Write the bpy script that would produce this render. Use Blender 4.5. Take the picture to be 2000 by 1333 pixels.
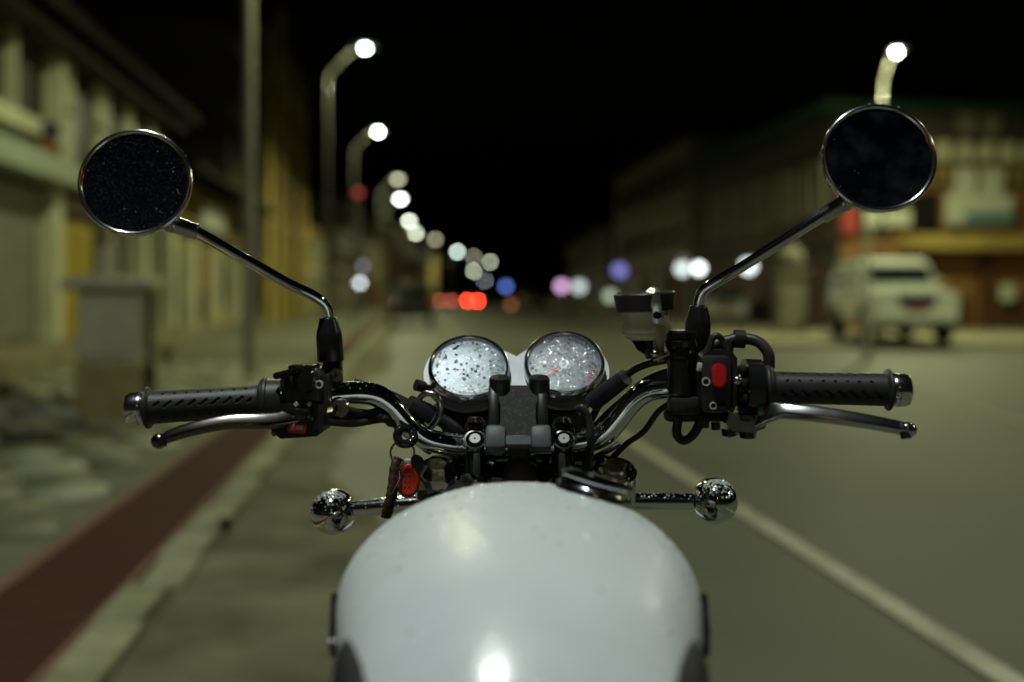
import bpy, bmesh, math, random
from mathutils import Vector, Matrix
R = math.radians
random.seed(7)
for _o in list(bpy.data.objects):
    bpy.data.objects.remove(_o)
scene = bpy.context.scene
col = scene.collection

# ------------------------------------------------------------------ camera
CAM_H, FPX, HY, CX = 1.15, 2000 * 35 / 36, 582.0, 1000.0
cam = bpy.data.cameras.new('camera')
cam.lens, cam.sensor_width = 35, 36
cam.shift_y = -(666.5 - HY) / 2000
cam.clip_start, cam.clip_end = 0.02, 3000
cam.dof.use_dof = True
cam.dof.focus_distance = 1.06
cam.dof.aperture_fstop = 1.85
cam_o = bpy.data.objects.new('camera', cam)
cam_o.location = (0, 0, CAM_H)
cam_o.rotation_euler = (R(90), 0, 0)
col.objects.link(cam_o)
scene.camera = cam_o

# ------------------------------------------------------------------ night sky, moonlight, exposure
world = bpy.data.worlds.new('World')
scene.world = world
world.use_nodes = True
wn = world.node_tree.nodes
sky = wn.new('ShaderNodeTexSky')
sky.sky_type = 'NISHITA'
sky.sun_disc = False
sky.sun_elevation = R(-4)
sky.sun_rotation = R(200)
wn['Background'].inputs['Strength'].default_value = 0.05
world.node_tree.links.new(sky.outputs['Color'], wn['Background'].inputs['Color'])
moon = bpy.data.lights.new('moon', 'SUN')
moon.energy, moon.angle, moon.color = 0.004, R(0.5), (0.8, 0.9, 1.0)
moon_o = bpy.data.objects.new('moon', moon)
moon_o.rotation_euler = (R(40), 0, R(200))
col.objects.link(moon_o)
scene.view_settings.view_transform = 'Standard'
scene.view_settings.look = 'None'
scene.view_settings.gamma = 1
scene.view_settings.use_curve_mapping = False
scene.view_settings.exposure = 0.08
scene.cycles.use_denoising = True
scene.cycles.denoiser = 'OPENIMAGEDENOISE'
scene.cycles.denoising_input_passes = 'RGB_ALBEDO_NORMAL'
scene.cycles.adaptive_threshold = 0.004
scene.cycles.max_bounces = 8
scene.cycles.transparent_max_bounces = 12
scene.cycles.sample_clamp_indirect = 6
scene.cycles.caustics_reflective = False
scene.cycles.caustics_refractive = False

# ------------------------------------------------------------------ helpers
V = Vector
I4 = Matrix.Identity(4)


def W(px, py, d):
    """a point of the place seen at (px, py) of the 2000 px wide photograph, d metres ahead"""
    return V(((px - CX) * d / FPX, d, CAM_H - (py - HY) * d / FPX))


TH = math.atan((CX - 790) / FPX)
F0 = V((-math.sin(TH), math.cos(TH), 0))
R0 = V((math.cos(TH), math.sin(TH), 0))
VB, RB = 55.0, 400.0


def S(u, v, z=0.0):
    """street frame: u metres right of the camera's line, v metres along the street, which bends right after VB"""
    if v <= VB:
        p = F0 * v + R0 * u
    else:
        a = (v - VB) / RB
        r = R0 * math.cos(a) - F0 * math.sin(a)
        p = F0 * VB + R0 * RB - r * (RB - u)
    return V((p.x, p.y, z))


def basis(n, up=V((0, 0, 1)), loc=V((0, 0, 0))):
    """matrix whose local z is n, local y close to up"""
    n = n.normalized()
    x = up.cross(n)
    if x.length < 1e-5:
        x = V((1, 0, 0))
    x.normalize()
    y = n.cross(x)
    m = Matrix((x, y, n)).transposed().to_4x4()
    m.translation = loc
    return m


def cr(pts, k=6):
    """Catmull-Rom smoothing of a list of points"""
    pts = [V(p) for p in pts]
    out = []
    P = [pts[0] * 2 - pts[1]] + pts + [pts[-1] * 2 - pts[-2]]
    for i in range(1, len(P) - 2):
        a, b, c, d = P[i - 1], P[i], P[i + 1], P[i + 2]
        for j in range(k):
            t = j / k
            out.append(0.5 * ((2 * b) + (c - a) * t + (2 * a - 5 * b + 4 * c - d) * t * t + (3 * b - a - 3 * c + d) * t ** 3))
    out.append(pts[-1])
    return out


ORG = {}


class MB:
    def __init__(self):
        self.v, self.f = [], []

    def add(self, vs, fs, M=None):
        n = len(self.v)
        self.v += [tuple(M @ V(p)) if M else tuple(p) for p in vs]
        self.f += [tuple(i + n for i in f) for f in fs]
        return self

    def box(self, c, s, M=None, bev=0.0, seg=1):
        c, s = V(c), V(s)
        if bev <= 0:
            vs = [c + V((s.x * a / 2, s.y * b / 2, s.z * d / 2)) for d in (-1, 1) for b in (-1, 1) for a in (-1, 1)]
            return self.add(vs, [(0, 2, 3, 1), (4, 5, 7, 6), (0, 1, 5, 4), (2, 6, 7, 3), (0, 4, 6, 2), (1, 3, 7, 5)], M)
        bm = bmesh.new()
        bmesh.ops.create_cube(bm, size=1)
        for q in bm.verts:
            q.co = V((q.co.x * s.x, q.co.y * s.y, q.co.z * s.z)) + c
        bmesh.ops.bevel(bm, geom=bm.edges[:], offset=bev, segments=seg, affect='EDGES', profile=0.5, clamp_overlap=True)
        bm.verts.index_update()
        self.add([q.co.copy() for q in bm.verts], [[q.index for q in f.verts] for f in bm.faces], M)
        bm.free()
        return self

    def hexa(self, p):
        """8 corners: four of the bottom ring then four of the top ring"""
        return self.add(p, [(3, 2, 1, 0), (4, 5, 6, 7), (0, 1, 5, 4), (1, 2, 6, 5), (2, 3, 7, 6), (3, 0, 4, 7)])

    def sbox(self, u0, u1, v0, v1, z0, z1):
        u0, u1 = min(u0, u1), max(u0, u1)
        v0, v1 = min(v0, v1), max(v0, v1)
        z0, z1 = min(z0, z1), max(z0, z1)
        return self.hexa([S(a, b, z) for z in (z0, z1) for a, b in ((u0, v0), (u1, v0), (u1, v1), (u0, v1))])

    def lathe(self, prof, M=I4, n=32, cap0=True, cap1=True, a0=0.0, a1=2 * math.pi):
        full = abs(a1 - a0 - 2 * math.pi) < 1e-6
        k = n if full else n + 1
        vs, fs = [], []
        for r, h in prof:
            for i in range(k):
                a = a0 + (a1 - a0) * i / n
                vs.append((r * math.cos(a), r * math.sin(a), h))
        for j in range(len(prof) - 1):
            for i in range(n):
                i2 = (i + 1) % k
                fs.append((j * k + i, j * k + i2, (j + 1) * k + i2, (j + 1) * k + i))
        if cap0:
            fs.append(tuple(range(k))[::-1])
        if cap1:
            fs.append(tuple((len(prof) - 1) * k + i for i in range(k)))
        return self.add(vs, fs, M)

    def cyl(self, p0, p1, r0, r1=None, n=20):
        p0, p1 = V(p0), V(p1)
        return self.lathe([(r0, 0), (r0 if r1 is None else r1, (p1 - p0).length)], basis(p1 - p0, V((0, 0.3, 1)), p0), n)

    def tube(self, pts, r, n=12, caps=True, flat=1.0):
        pts = [V(p) for p in pts]
        rs = r if isinstance(r, (list, tuple)) else [r] * len(pts)
        t0 = (pts[1] - pts[0]).normalized()
        nrm = t0.orthogonal().normalized()
        vs, fs = [], []
        for i, p in enumerate(pts):
            t = (pts[min(i + 1, len(pts) - 1)] - pts[max(i - 1, 0)]).normalized()
            nrm = (nrm - t * nrm.dot(t)).normalized()
            b = t.cross(nrm)
            for j in range(n):
                a = 2 * math.pi * j / n
                vs.append(p + (nrm * math.cos(a) + b * math.sin(a) * flat) * rs[i])
        for i in range(len(pts) - 1):
            for j in range(n):
                j2 = (j + 1) % n
                fs.append((i * n + j, i * n + j2, (i + 1) * n + j2, (i + 1) * n + j))
        if caps:
            fs.append(tuple(range(n))[::-1])
            fs.append(tuple((len(pts) - 1) * n + j for j in range(n)))
        return self.add(vs, fs)

    def loft(self, rings, cap=True):
        n = len(rings[0])
        vs = [p for r in rings for p in r]
        fs = []
        for i in range(len(rings) - 1):
            for j in range(n):
                j2 = (j + 1) % n
                fs.append((i * n + j, i * n + j2, (i + 1) * n + j2, (i + 1) * n + j))
        if cap:
            fs.append(tuple(range(n))[::-1])
            fs.append(tuple((len(rings) - 1) * n + j for j in range(n)))
        return self.add(vs, fs)

    def sphere(self, c, r, nu=24, nv=12, sc=(1, 1, 1), M=None):
        prof = [(max(1e-5, math.sin(math.pi * j / nv)) * r, -math.cos(math.pi * j / nv) * r) for j in range(nv + 1)]
        m = Matrix.Translation(V(c)) @ Matrix.Diagonal((sc[0], sc[1], sc[2], 1))
        return self.lathe(prof, (M @ m) if M else m, nu, False, False)

    def torus(self, M, Rr, r, n=40, k=10, a0=0.0, a1=2 * math.pi, sx=1.0):
        full = abs(a1 - a0 - 2 * math.pi) < 1e-6
        pts = [M @ V((Rr * sx * math.cos(a0 + (a1 - a0) * i / n), Rr * math.sin(a0 + (a1 - a0) * i / n), 0)) for i in range(n + 1)]
        return self.tube(pts, r, k, not full)

    def prism(self, poly, h, M=I4, z0=0.0):
        n = len(poly)
        vs = [(x, y, z0) for x, y in poly] + [(x, y, z0 + h) for x, y in poly]
        fs = [tuple(range(n))[::-1], tuple(range(n, 2 * n))] + [(i, (i + 1) % n, n + (i + 1) % n, n + i) for i in range(n)]
        return self.add(vs, fs, M)

    def drop(self, p, n, r, h=0.55):
        M = basis(V(n), V((0.1, 0.2, 1)), V(p))
        prof = [(r, -r * .1), (r * 0.86, r * h * 0.55), (r * 0.5, r * h * 0.9), (r * 0.01, r * h)]
        return self.lathe(prof, M, 7, False, False)

    def mesh(self, name, org=None, sharp=38, smooth=True):
        me = bpy.data.meshes.new(name)
        vs = self.v if org is None else [(x - org.x, y - org.y, z - org.z) for x, y, z in self.v]
        me.from_pydata(vs, [], self.f)
        bm = bmesh.new()
        bm.from_mesh(me)
        bmesh.ops.recalc_face_normals(bm, faces=bm.faces[:])
        bm.to_mesh(me)
        bm.free()
        if smooth:
            me.polygons.foreach_set('use_smooth', [True] * len(me.polygons))
            me.set_sharp_from_angle(angle=R(sharp))
        return me

    def build(self, name, m, parent=None, sharp=38, smooth=True, loc=None, label=None, kind=None):
        """link as ONE mesh object; verts are in world space (or in the thing's local space when its ORG is zero)"""
        root = parent
        while root is not None and root.parent is not None:
            root = root.parent
        org = ORG.get(root.name, V((0, 0, 0))) if root is not None else (V(loc) if loc is not None else V((0, 0, 0)))
        o = bpy.data.objects.new(name, self.mesh(name, org, sharp, smooth))
        if parent is None:
            o.location = org
        o.data.materials.append(m)
        col.objects.link(o)
        o.parent = parent
        if label:
            o['label'] = label
        if kind:
            o['kind'] = kind
        return o


def thing(name, label, cat, loc=(0, 0, 0), group=None, local=False, rz=0.0):
    o = bpy.data.objects.new(name, None)
    o.empty_display_size = 0.1
    o.location = loc
    o.rotation_euler = (0, 0, rz)
    o['label'], o['category'] = label, cat
    if group:
        o['group'] = group
    col.objects.link(o)
    ORG[o.name] = V((0, 0, 0)) if local else V(loc)
    return o


def tag(o, label, cat, group=None):
    o['label'], o['category'] = label, cat
    if group:
        o['group'] = group
    return o


def struct(o):
    o['kind'] = 'structure'
    return o


def share(src, name, parent, M):
    """a further piece that shares src's mesh"""
    o = bpy.data.objects.new(name, src.data)
    col.objects.link(o)
    o.parent = parent
    o.matrix_local = M
    return o


# ------------------------------------------------------------------ materials
MATS = {}


def mat(name, c1, c2=None, scale=8.0, rough=0.6, metal=0.0, bump=0.0, bscale=None, coat=0.0, spec=0.5,
        rvar=0.0, trans=0.0, ior=1.45, detail=4.0, stretch=None, contrast=(0.35, 0.65), sss=0.0):
    if name in MATS:
        return MATS[name]
    m = bpy.data.materials.new(name)
    m.use_nodes = True
    nt = m.node_tree
    b = nt.nodes['Principled BSDF']
    b.inputs['Base Color'].default_value = (*c1, 1)
    b.inputs['Roughness'].default_value = rough
    b.inputs['Metallic'].default_value = metal
    b.inputs['Coat Weight'].default_value = coat
    b.inputs['Coat Roughness'].default_value = 0.06
    b.inputs['Specular IOR Level'].default_value = spec
    b.inputs['Transmission Weight'].default_value = trans
    b.inputs['IOR'].default_value = ior
    if sss:
        b.inputs['Subsurface Weight'].default_value = sss
        b.inputs['Subsurface Radius'].default_value = (0.02, 0.02, 0.01)
    if c2 is not None or bump or rvar:
        tc = nt.nodes.new('ShaderNodeTexCoord')
        mp = nt.nodes.new('ShaderNodeMapping')
        nt.links.new(tc.outputs['Object'], mp.inputs['Vector'])
        if stretch:
            mp.inputs['Scale'].default_value = stretch
        nz = nt.nodes.new('ShaderNodeTexNoise')
        nz.inputs['Scale'].default_value = scale
        nz.inputs['Detail'].default_value = detail
        nt.links.new(mp.outputs['Vector'], nz.inputs['Vector'])
        if c2 is not None:
            rp = nt.nodes.new('ShaderNodeValToRGB')
            rp.color_ramp.elements[0].position, rp.color_ramp.elements[1].position = contrast
            rp.color_ramp.elements[0].color = (*c1, 1)
            rp.color_ramp.elements[1].color = (*c2, 1)
            nt.links.new(nz.outputs['Fac'], rp.inputs['Fac'])
            nt.links.new(rp.outputs['Color'], b.inputs['Base Color'])
        if rvar:
            mr = nt.nodes.new('ShaderNodeMapRange')
            mr.inputs['To Min'].default_value = max(0.0, rough - rvar)
            mr.inputs['To Max'].default_value = min(1.0, rough + rvar)
            nt.links.new(nz.outputs['Fac'], mr.inputs['Value'])
            nt.links.new(mr.outputs['Result'], b.inputs['Roughness'])
        if bump:
            nb = nt.nodes.new('ShaderNodeTexNoise')
            nb.inputs['Scale'].default_value = bscale or scale * 6
            nb.inputs['Detail'].default_value = 5
            nt.links.new(mp.outputs['Vector'], nb.inputs['Vector'])
            bp = nt.nodes.new('ShaderNodeBump')
            bp.inputs['Strength'].default_value = bump
            bp.inputs['Distance'].default_value = 0.01
            nt.links.new(nb.outputs['Fac'], bp.inputs['Height'])
            nt.links.new(bp.outputs['Normal'], b.inputs['Normal'])
    MATS[name] = m
    return m


def emis(name, color, strength):
    if name in MATS:
        return MATS[name]
    m = bpy.data.materials.new(name)
    m.use_nodes = True
    nt = m.node_tree
    nt.nodes.remove(nt.nodes['Principled BSDF'])
    e = nt.nodes.new('ShaderNodeEmission')
    e.inputs['Color'].default_value = (*color, 1)
    e.inputs['Strength'].default_value = strength
    nt.links.new(e.outputs['Emission'], nt.nodes['Material Output'].inputs['Surface'])
    MATS[name] = m
    return m


def haze_glass(name, w, rough, tint=(1, 1, 1)):
    """a wet, misted clear lens: clear glass with a rough film of fine droplets"""
    m = bpy.data.materials.new(name)
    m.use_nodes = True
    nt = m.node_tree
    nt.nodes.remove(nt.nodes['Principled BSDF'])
    tr = nt.nodes.new('ShaderNodeBsdfTransparent')
    gl = nt.nodes.new('ShaderNodeBsdfGlossy')
    gl.inputs['Roughness'].default_value = rough
    gl.inputs['Color'].default_value = (*tint, 1)
    mx = nt.nodes.new('ShaderNodeMixShader')
    tc = nt.nodes.new('ShaderNodeTexCoord')
    nz = nt.nodes.new('ShaderNodeTexNoise')
    nz.inputs['Scale'].default_value = 45
    nz.inputs['Detail'].default_value = 3
    nt.links.new(tc.outputs['Object'], nz.inputs['Vector'])
    mr = nt.nodes.new('ShaderNodeMapRange')
    mr.inputs['From Min'].default_value, mr.inputs['From Max'].default_value = 0.3, 0.7
    mr.inputs['To Min'].default_value, mr.inputs['To Max'].default_value = w * 0.75, w * 1.25
    nt.links.new(nz.outputs['Fac'], mr.inputs['Value'])
    nt.links.new(mr.outputs['Result'], mx.inputs['Fac'])
    nt.links.new(tr.outputs['BSDF'], mx.inputs[1])
    nt.links.new(gl.outputs['BSDF'], mx.inputs[2])
    nt.links.new(mx.outputs['Shader'], nt.nodes['Material Output'].inputs['Surface'])
    return m


def grime(m, c, scale, lo, hi, rough=None):
    """sprinkle small specks of colour c over a plain principled material"""
    nt = m.node_tree
    b = nt.nodes['Principled BSDF']
    tc = nt.nodes.new('ShaderNodeTexCoord')
    nz = nt.nodes.new('ShaderNodeTexNoise')
    nz.inputs['Scale'].default_value = scale
    nz.inputs['Detail'].default_value = 6
    nt.links.new(tc.outputs['Object'], nz.inputs['Vector'])
    mr = nt.nodes.new('ShaderNodeMapRange')
    mr.inputs['From Min'].default_value, mr.inputs['From Max'].default_value = lo, hi
    nt.links.new(nz.outputs['Fac'], mr.inputs['Value'])
    d = nt.nodes.new('ShaderNodeBsdfDiffuse')
    d.inputs['Color'].default_value = (*c, 1)
    mx = nt.nodes.new('ShaderNodeMixShader')
    nt.links.new(mr.outputs['Result'], mx.inputs['Fac'])
    nt.links.new(b.outputs['BSDF'], mx.inputs[1])
    nt.links.new(d.outputs['BSDF'], mx.inputs[2])
    nt.links.new(mx.outputs['Shader'], nt.nodes['Material Output'].inputs['Surface'])
    return m


chrome = mat('chrome', (0.72, 0.73, 0.75), scale=30, rough=0.07, metal=1, rvar=0.03)
chrome_dull = mat('chrome_dull', (0.6, 0.6, 0.6), (0.42, 0.42, 0.43), 60, 0.22, 1, rvar=0.08)
alu = mat('alu', (0.62, 0.64, 0.68), (0.5, 0.52, 0.56), 50, 0.3, 1, rvar=0.08)
black_gloss = mat('black_gloss', (0.012, 0.012, 0.013), rough=0.12, coat=0.6, scale=30, rvar=0.05)
black_plastic = mat('black_plastic', (0.016, 0.016, 0.017), (0.024, 0.024, 0.025), 40, 0.42, bump=0.05, bscale=900)
black_rubber = mat('black_rubber', (0.022, 0.0225, 0.025), (0.032, 0.033, 0.036), 60, 0.45, bump=0.08, bscale=700)
grey_plastic = mat('grey_plastic', (0.07, 0.08, 0.09), (0.09, 0.1, 0.11), 60, 0.5, bump=0.05, bscale=600)
grey_cable = mat('grey_cable', (0.02, 0.02, 0.02), (0.035, 0.033, 0.03), 60, 0.45)
red_plastic = mat('red_plastic', (0.62, 0.018, 0.02), rough=0.4, scale=60, rvar=0.1)
red_dull = mat('red_dull', (0.45, 0.06, 0.05), rough=0.45, scale=60, rvar=0.1)
fob_red = mat('fob_red', (0.42, 0.03, 0.011), rough=0.38, scale=60, rvar=0.1)
white_mark = mat('white_mark', (0.6, 0.6, 0.58), rough=0.6)
leather = mat('leather', (0.035, 0.018, 0.011), (0.06, 0.032, 0.02), 150, 0.5, bump=0.2, bscale=500)
brass = mat('brass', (0.55, 0.5, 0.34), (0.4, 0.36, 0.24), 90, 0.3, 1)
cream_plastic = mat('cream_plastic', (0.84, 0.79, 0.56), (0.88, 0.84, 0.66), 50, 0.3)
_nt = cream_plastic.node_tree
_tl = _nt.nodes.new('ShaderNodeBsdfTranslucent')
_tl.inputs['Color'].default_value = (0.8, 0.72, 0.45, 1)
_mx = _nt.nodes.new('ShaderNodeMixShader')
_mx.inputs['Fac'].default_value = 0.2
_nt.links.new(_nt.nodes['Principled BSDF'].outputs['BSDF'], _mx.inputs[1])
_nt.links.new(_tl.outputs['BSDF'], _mx.inputs[2])
_nt.links.new(_mx.outputs['Shader'], _nt.nodes['Material Output'].inputs['Surface'])
water = mat('water', (1, 1, 1), rough=0.0, trans=1.0, ior=1.33)


def sparkle(name, fac, rough=0.06, glint_white=0.0):
    m = bpy.data.materials.new(name)
    m.use_nodes = True
    nt = m.node_tree
    nt.nodes.remove(nt.nodes['Principled BSDF'])
    tr = nt.nodes.new('ShaderNodeBsdfTransparent')
    gl = nt.nodes.new('ShaderNodeBsdfGlossy')
    gl.inputs['Roughness'].default_value = rough
    mx = nt.nodes.new('ShaderNodeMixShader')
    mx.inputs['Fac'].default_value = fac
    nt.links.new(tr.outputs['BSDF'], mx.inputs[1])
    nt.links.new(gl.outputs['BSDF'], mx.inputs[2])
    last = mx
    if glint_white:  # white colour mixed in so the beads show up as bright glints
        df = nt.nodes.new('ShaderNodeBsdfDiffuse')
        df.inputs['Color'].default_value = (0.85, 0.9, 0.88, 1)
        last = nt.nodes.new('ShaderNodeMixShader')
        last.inputs['Fac'].default_value = glint_white
        nt.links.new(mx.outputs['Shader'], last.inputs[1])
        nt.links.new(df.outputs['BSDF'], last.inputs[2])
    nt.links.new(last.outputs['Shader'], nt.nodes['Material Output'].inputs['Surface'])
    return m


bead = sparkle('rain_bead', 0.5)
bead_clear = sparkle('rain_bead_clear', 0.28, 0.12, 0.12)
bead_chrome = sparkle('rain_bead_chrome', 0.5, 0.08, 0.35)
chrome_rim = mat('chrome_rim', (0.72, 0.74, 0.78), rough=0.17, metal=1, scale=40, rvar=.03)
glass_dark = mat('glass_dark', (0.008, 0.009, 0.009), rough=0.08, scale=4, rvar=0.04)

# tank paint: white, clear-coated, a film of dried spots
tank_white = mat('tank_white', (0.655, 0.71, 0.75), (0.615, 0.665, 0.705), 22, 0.4, coat=0.2, contrast=(0.3, 0.75))
_nt = tank_white.node_tree
_nt.nodes['Principled BSDF'].inputs['Coat Roughness'].default_value = 0.03
_wn = _nt.nodes.new('ShaderNodeTexNoise')      # the beaded water film lies on the clear coat
_wn.inputs['Scale'].default_value = 140
_wn.inputs['Detail'].default_value = 2
_wt = _nt.nodes.new('ShaderNodeTexCoord')
_nt.links.new(_wt.outputs['Object'], _wn.inputs['Vector'])
_wb = _nt.nodes.new('ShaderNodeBump')
_wb.inputs['Strength'].default_value = 0.35
_wb.inputs['Distance'].default_value = 0.004
_nt.links.new(_wn.outputs['Fac'], _wb.inputs['Height'])
_nt.links.new(_wb.outputs['Normal'], _nt.nodes['Principled BSDF'].inputs['Coat Normal'])
_tc = _nt.nodes.new('ShaderNodeTexCoord')
_sx = _nt.nodes.new('ShaderNodeSeparateXYZ')
_nt.links.new(_tc.outputs['Object'], _sx.inputs['Vector'])
_mr = _nt.nodes.new('ShaderNodeMapRange')      # polished by the rider's jacket at the back, filmed over with rain in front
_mr.inputs['From Min'].default_value, _mr.inputs['From Max'].default_value = -0.2, -0.08
_mr.inputs['To Min'].default_value, _mr.inputs['To Max'].default_value = 0.07, 0.5
_nt.links.new(_sx.outputs['Y'], _mr.inputs['Value'])
_nt.links.new(_mr.outputs['Result'], _nt.nodes['Principled BSDF'].inputs['Roughness'])

# ------------------------------------------------------------------ ground
road_m = mat('road_asphalt', (0.074, 0.079, 0.055), (0.142, 0.145, 0.098), 0.55, 0.6, bump=0.35, bscale=60, rvar=0.14, detail=10, contrast=(0.25, 0.8))
dirt_m = mat('dirt', (0.19, 0.175, 0.105), (0.075, 0.07, 0.038), 1.9, 0.9, bump=0.6, bscale=30, detail=8)
flag_base = mat('flag_joint', (0.17, 0.172, 0.105), (0.12, 0.125, 0.075), 3, 0.9, bump=0.6, bscale=30)
maroon_m = mat('maroon', (0.066, 0.021, 0.014), (0.05, 0.016, 0.011), 3.0, 0.85, bump=0.15, bscale=120, stretch=(1, 9, 1), spec=0.2)
lip_m = mat('maroon_lip', (0.19, 0.095, 0.062), (0.15, 0.08, 0.055), 5, 0.7, bump=0.2)
line_m = mat('worn_line', (0.5, 0.485, 0.36), (0.24, 0.23, 0.165), 5, 0.7, detail=8, contrast=(0.45, 0.8))
line_faint = mat('faint_line', (0.3, 0.285, 0.2), (0.2, 0.19, 0.135), 3, 0.7, detail=8)
apron_m = mat('apron', (0.26, 0.235, 0.15), (0.2, 0.185, 0.12), 0.8, 0.85, bump=0.4, bscale=20)


def strip(name, u0, u1, v0, v1, z, m, step=4.0, th=0.0):
    b = MB()
    n = max(1, int((v1 - v0) / step))
    rows = [v0 + (v1 - v0) * i / n for i in range(n + 1)]
    vs = [S(u, v, z) for v in rows for u in (u0, u1)]
    b.add(vs, [(2 * i, 2 * i + 1, 2 * i + 3, 2 * i + 2) for i in range(n)])
    if th:
        b.add([S(u, v, zz) for v in rows for u, zz in ((u1, z), (u1, z - th))], [(2 * i, 2 * i + 1, 2 * i + 3, 2 * i + 2) for i in range(n)])
        b.add([S(u, v, zz) for v in rows for u, zz in ((u0, z), (u0, z - th))], [(2 * i, 2 * i + 1, 2 * i + 3, 2 * i + 2) for i in range(n)])
    return struct(b.build(name, m, smooth=False))


g = MB()
g.add([(-900, -300, -0.012), (900, -300, -0.012), (900, 1500, -0.012), (-900, 1500, -0.012)], [(0, 1, 2, 3)])
struct(g.build('ground', dirt_m, smooth=False))
strip('road', -0.88, 13.2, -40, 420, 0.0, road_m)
b = MB()
_r = random.Random(5)
vs, e_ = [], -.3
for i in range(180):
    v = -8 + i * .32
    e_ += (-.32 - e_) * .15 + _r.uniform(-.12, .12)
    vs += [S(-.9, v, .004), S(e_, v, .004)]
b.add(vs, [(2 * i, 2 * i + 1, 2 * i + 3, 2 * i + 2) for i in range(179)])
struct(b.build('dirt_shoulder', dirt_m, smooth=False))
strip('lane_line', 1.75, 1.85, -6, 26, 0.009, line_m, 2)
strip('far_lane_line', 1.74, 1.84, 31, 90, 0.005, line_m, 3)
strip('pavement', -6.3, -1.6, -20, 130, 0.02, flag_base, 3, 0.05)
path = strip('red_path', -1.53, -1.09, -20, 130, 0.024, maroon_m, 2)
strip('path_edging', -1.6, -1.53, -20, 130, 0.032, lip_m, 2, 0.04)
strip('inner_path_edging', -1.09, -1.055, -20, 130, 0.032, lip_m, 2, 0.04)
strip('kerb_bed', -1.055, -0.88, -20, 130, 0.012, dirt_m, 2, 0.04)
# faint line on the far side of the carriageway, bending into the side street
b = MB()
fl = cr([W(1640, 726, 15.5), W(1788, 764, 12.3), W(2000, 827, 9.1), W(2300, 905, 6.9)], 8)
fl = [V((p.x, p.y, 0.005)) for p in fl]
vs = []
for i, p in enumerate(fl):
    t = (fl[min(i + 1, len(fl) - 1)] - fl[max(0, i - 1)]).normalized()
    n_ = V((-t.y, t.x, 0)) * 0.07
    vs += [p + n_, p - n_]
b.add(vs, [(2 * i, 2 * i + 1, 2 * i + 3, 2 * i + 2) for i in range(len(fl) - 1)])
struct(b.build('edge_line', line_faint, smooth=False))
# repaired and oil-darkened patches of the carriageway
def patch(name, cx_, cy_, ru, rv, m, seed, z=.0035):
    r = random.Random(seed)
    d_ = CAM_H * FPX / (cy_ - HY)
    c = V(((cx_ - CX) * d_ / FPX, d_, z))
    n = 26
    ph = [r.uniform(0, 6.28) for _ in range(4)]
    pts = []
    for i in range(n):
        a = 2 * math.pi * i / n
        k = 1 + .18 * math.sin(2 * a + ph[0]) + .14 * math.sin(3 * a + ph[1]) + .09 * math.sin(7 * a + ph[2]) + r.uniform(-.06, .06)
        pts.append(c + R0 * math.cos(a) * ru * k + F0 * math.sin(a) * rv * k)
    return struct(MB().add(pts, [tuple(range(n))]).build(name, m, smooth=False))


patch_dark = mat('asphalt_dark', (0.062, 0.066, 0.047), (0.12, 0.122, 0.083), 1.3, .6, bump=.3, bscale=60, detail=10)
patch_pale = mat('asphalt_dusty', (0.148, 0.143, 0.094), (0.09, 0.09, 0.062), 1.1, .8, bump=.3, bscale=60, detail=10)
for k_, (a_, b_, c_, d_, m_) in enumerate((
                                          (1250, 720, 1.2, 2.2, patch_pale), (800, 760, .6, 2.4, patch_dark))):
    patch('road_patch', a_, b_, c_, d_, m_, k_, .0035 + .0004 * k_)
# raised apron on the right in front of the shops
b = MB()
b.hexa([V((x, y, z)) for z in (-0.01, 0.1) for x, y in ((5.2, 23.2), (60, 22.6), (60, 60), (5.2 - 1.0, 60))])
apron = struct(b.build('apron', apron_m, smooth=False))

# kerb stones, one by one
kerb_mats = [mat('kerb_%s' % k, c, tuple(x * 0.75 for x in c), 7, 0.8, bump=0.5, bscale=40) for k, c in
             (('pale', (0.40, 0.40, 0.235)), ('light', (0.34, 0.34, 0.2)), ('mossy', (0.28, 0.29, 0.16)))]
kerb_root = MB().box((0, 0, 0), (0.01, 0.01, 0.002)).build('kerb', kerb_mats[0])
struct(kerb_root)
kerb_root.location = S(-0.97, 5, 0.006)
kerb_srcs = []
for k in range(3):
    bb = MB().box((0, 0, 0), (0.165, 0.43, 0.09), bev=0.018, seg=2)
    bb.v = [(x + random.uniform(-.006, .006), y + random.uniform(-.006, .006), z + random.uniform(-.006, .006)) for x, y, z in bb.v]
    kerb_srcs.append(bb.mesh('kerb_stone'))
    kerb_srcs[-1].materials.append(kerb_mats[k])
kv = 0.6
while kv < 42:
    o = bpy.data.objects.new('kerb_stone', random.choice(kerb_srcs))
    col.objects.link(o)
    o.parent = kerb_root
    o.location = S(-0.968 + random.uniform(-.022, .022), kv, 0.008 + random.uniform(-.008, .01)) - kerb_root.location
    o.rotation_euler = (random.uniform(-.02, .02), random.uniform(-.03, .03), TH + random.uniform(-.015, .015))
    kv += 0.452

# flagstones of the pavement, one by one
pav = bpy.data.objects['pavement']
flag_mats = [mat('flag_%d' % k, c, tuple(x * 0.65 for x in c), 6, 0.42, bump=0.5, bscale=30, rvar=0.25) for k, c in
             enumerate(((0.28, 0.29, 0.18), (0.18, 0.19, 0.105), (0.42, 0.44, 0.31), (0.17, 0.18, 0.1)))]
flag_src = []
for k in range(8):
    n = random.randint(6, 8)
    poly = []
    for i in range(n):
        a = 2 * math.pi * i / n + random.uniform(-.2, .2)
        r = random.uniform(.82, 1.05)
        poly.append((math.cos(a) * r, math.sin(a) * r))
    bb = MB()
    bb.prism(poly, 0.022)
    bb.v = [(x * (1 if z < 0.01 else .94), y * (1 if z < 0.01 else .94), z) for x, y, z in bb.v]
    me = bb.mesh('flagstone')
    me.materials.append(flag_mats[k % 4])
    flag_src.append(me)
cell = 0.5
nfl = 0
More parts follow.
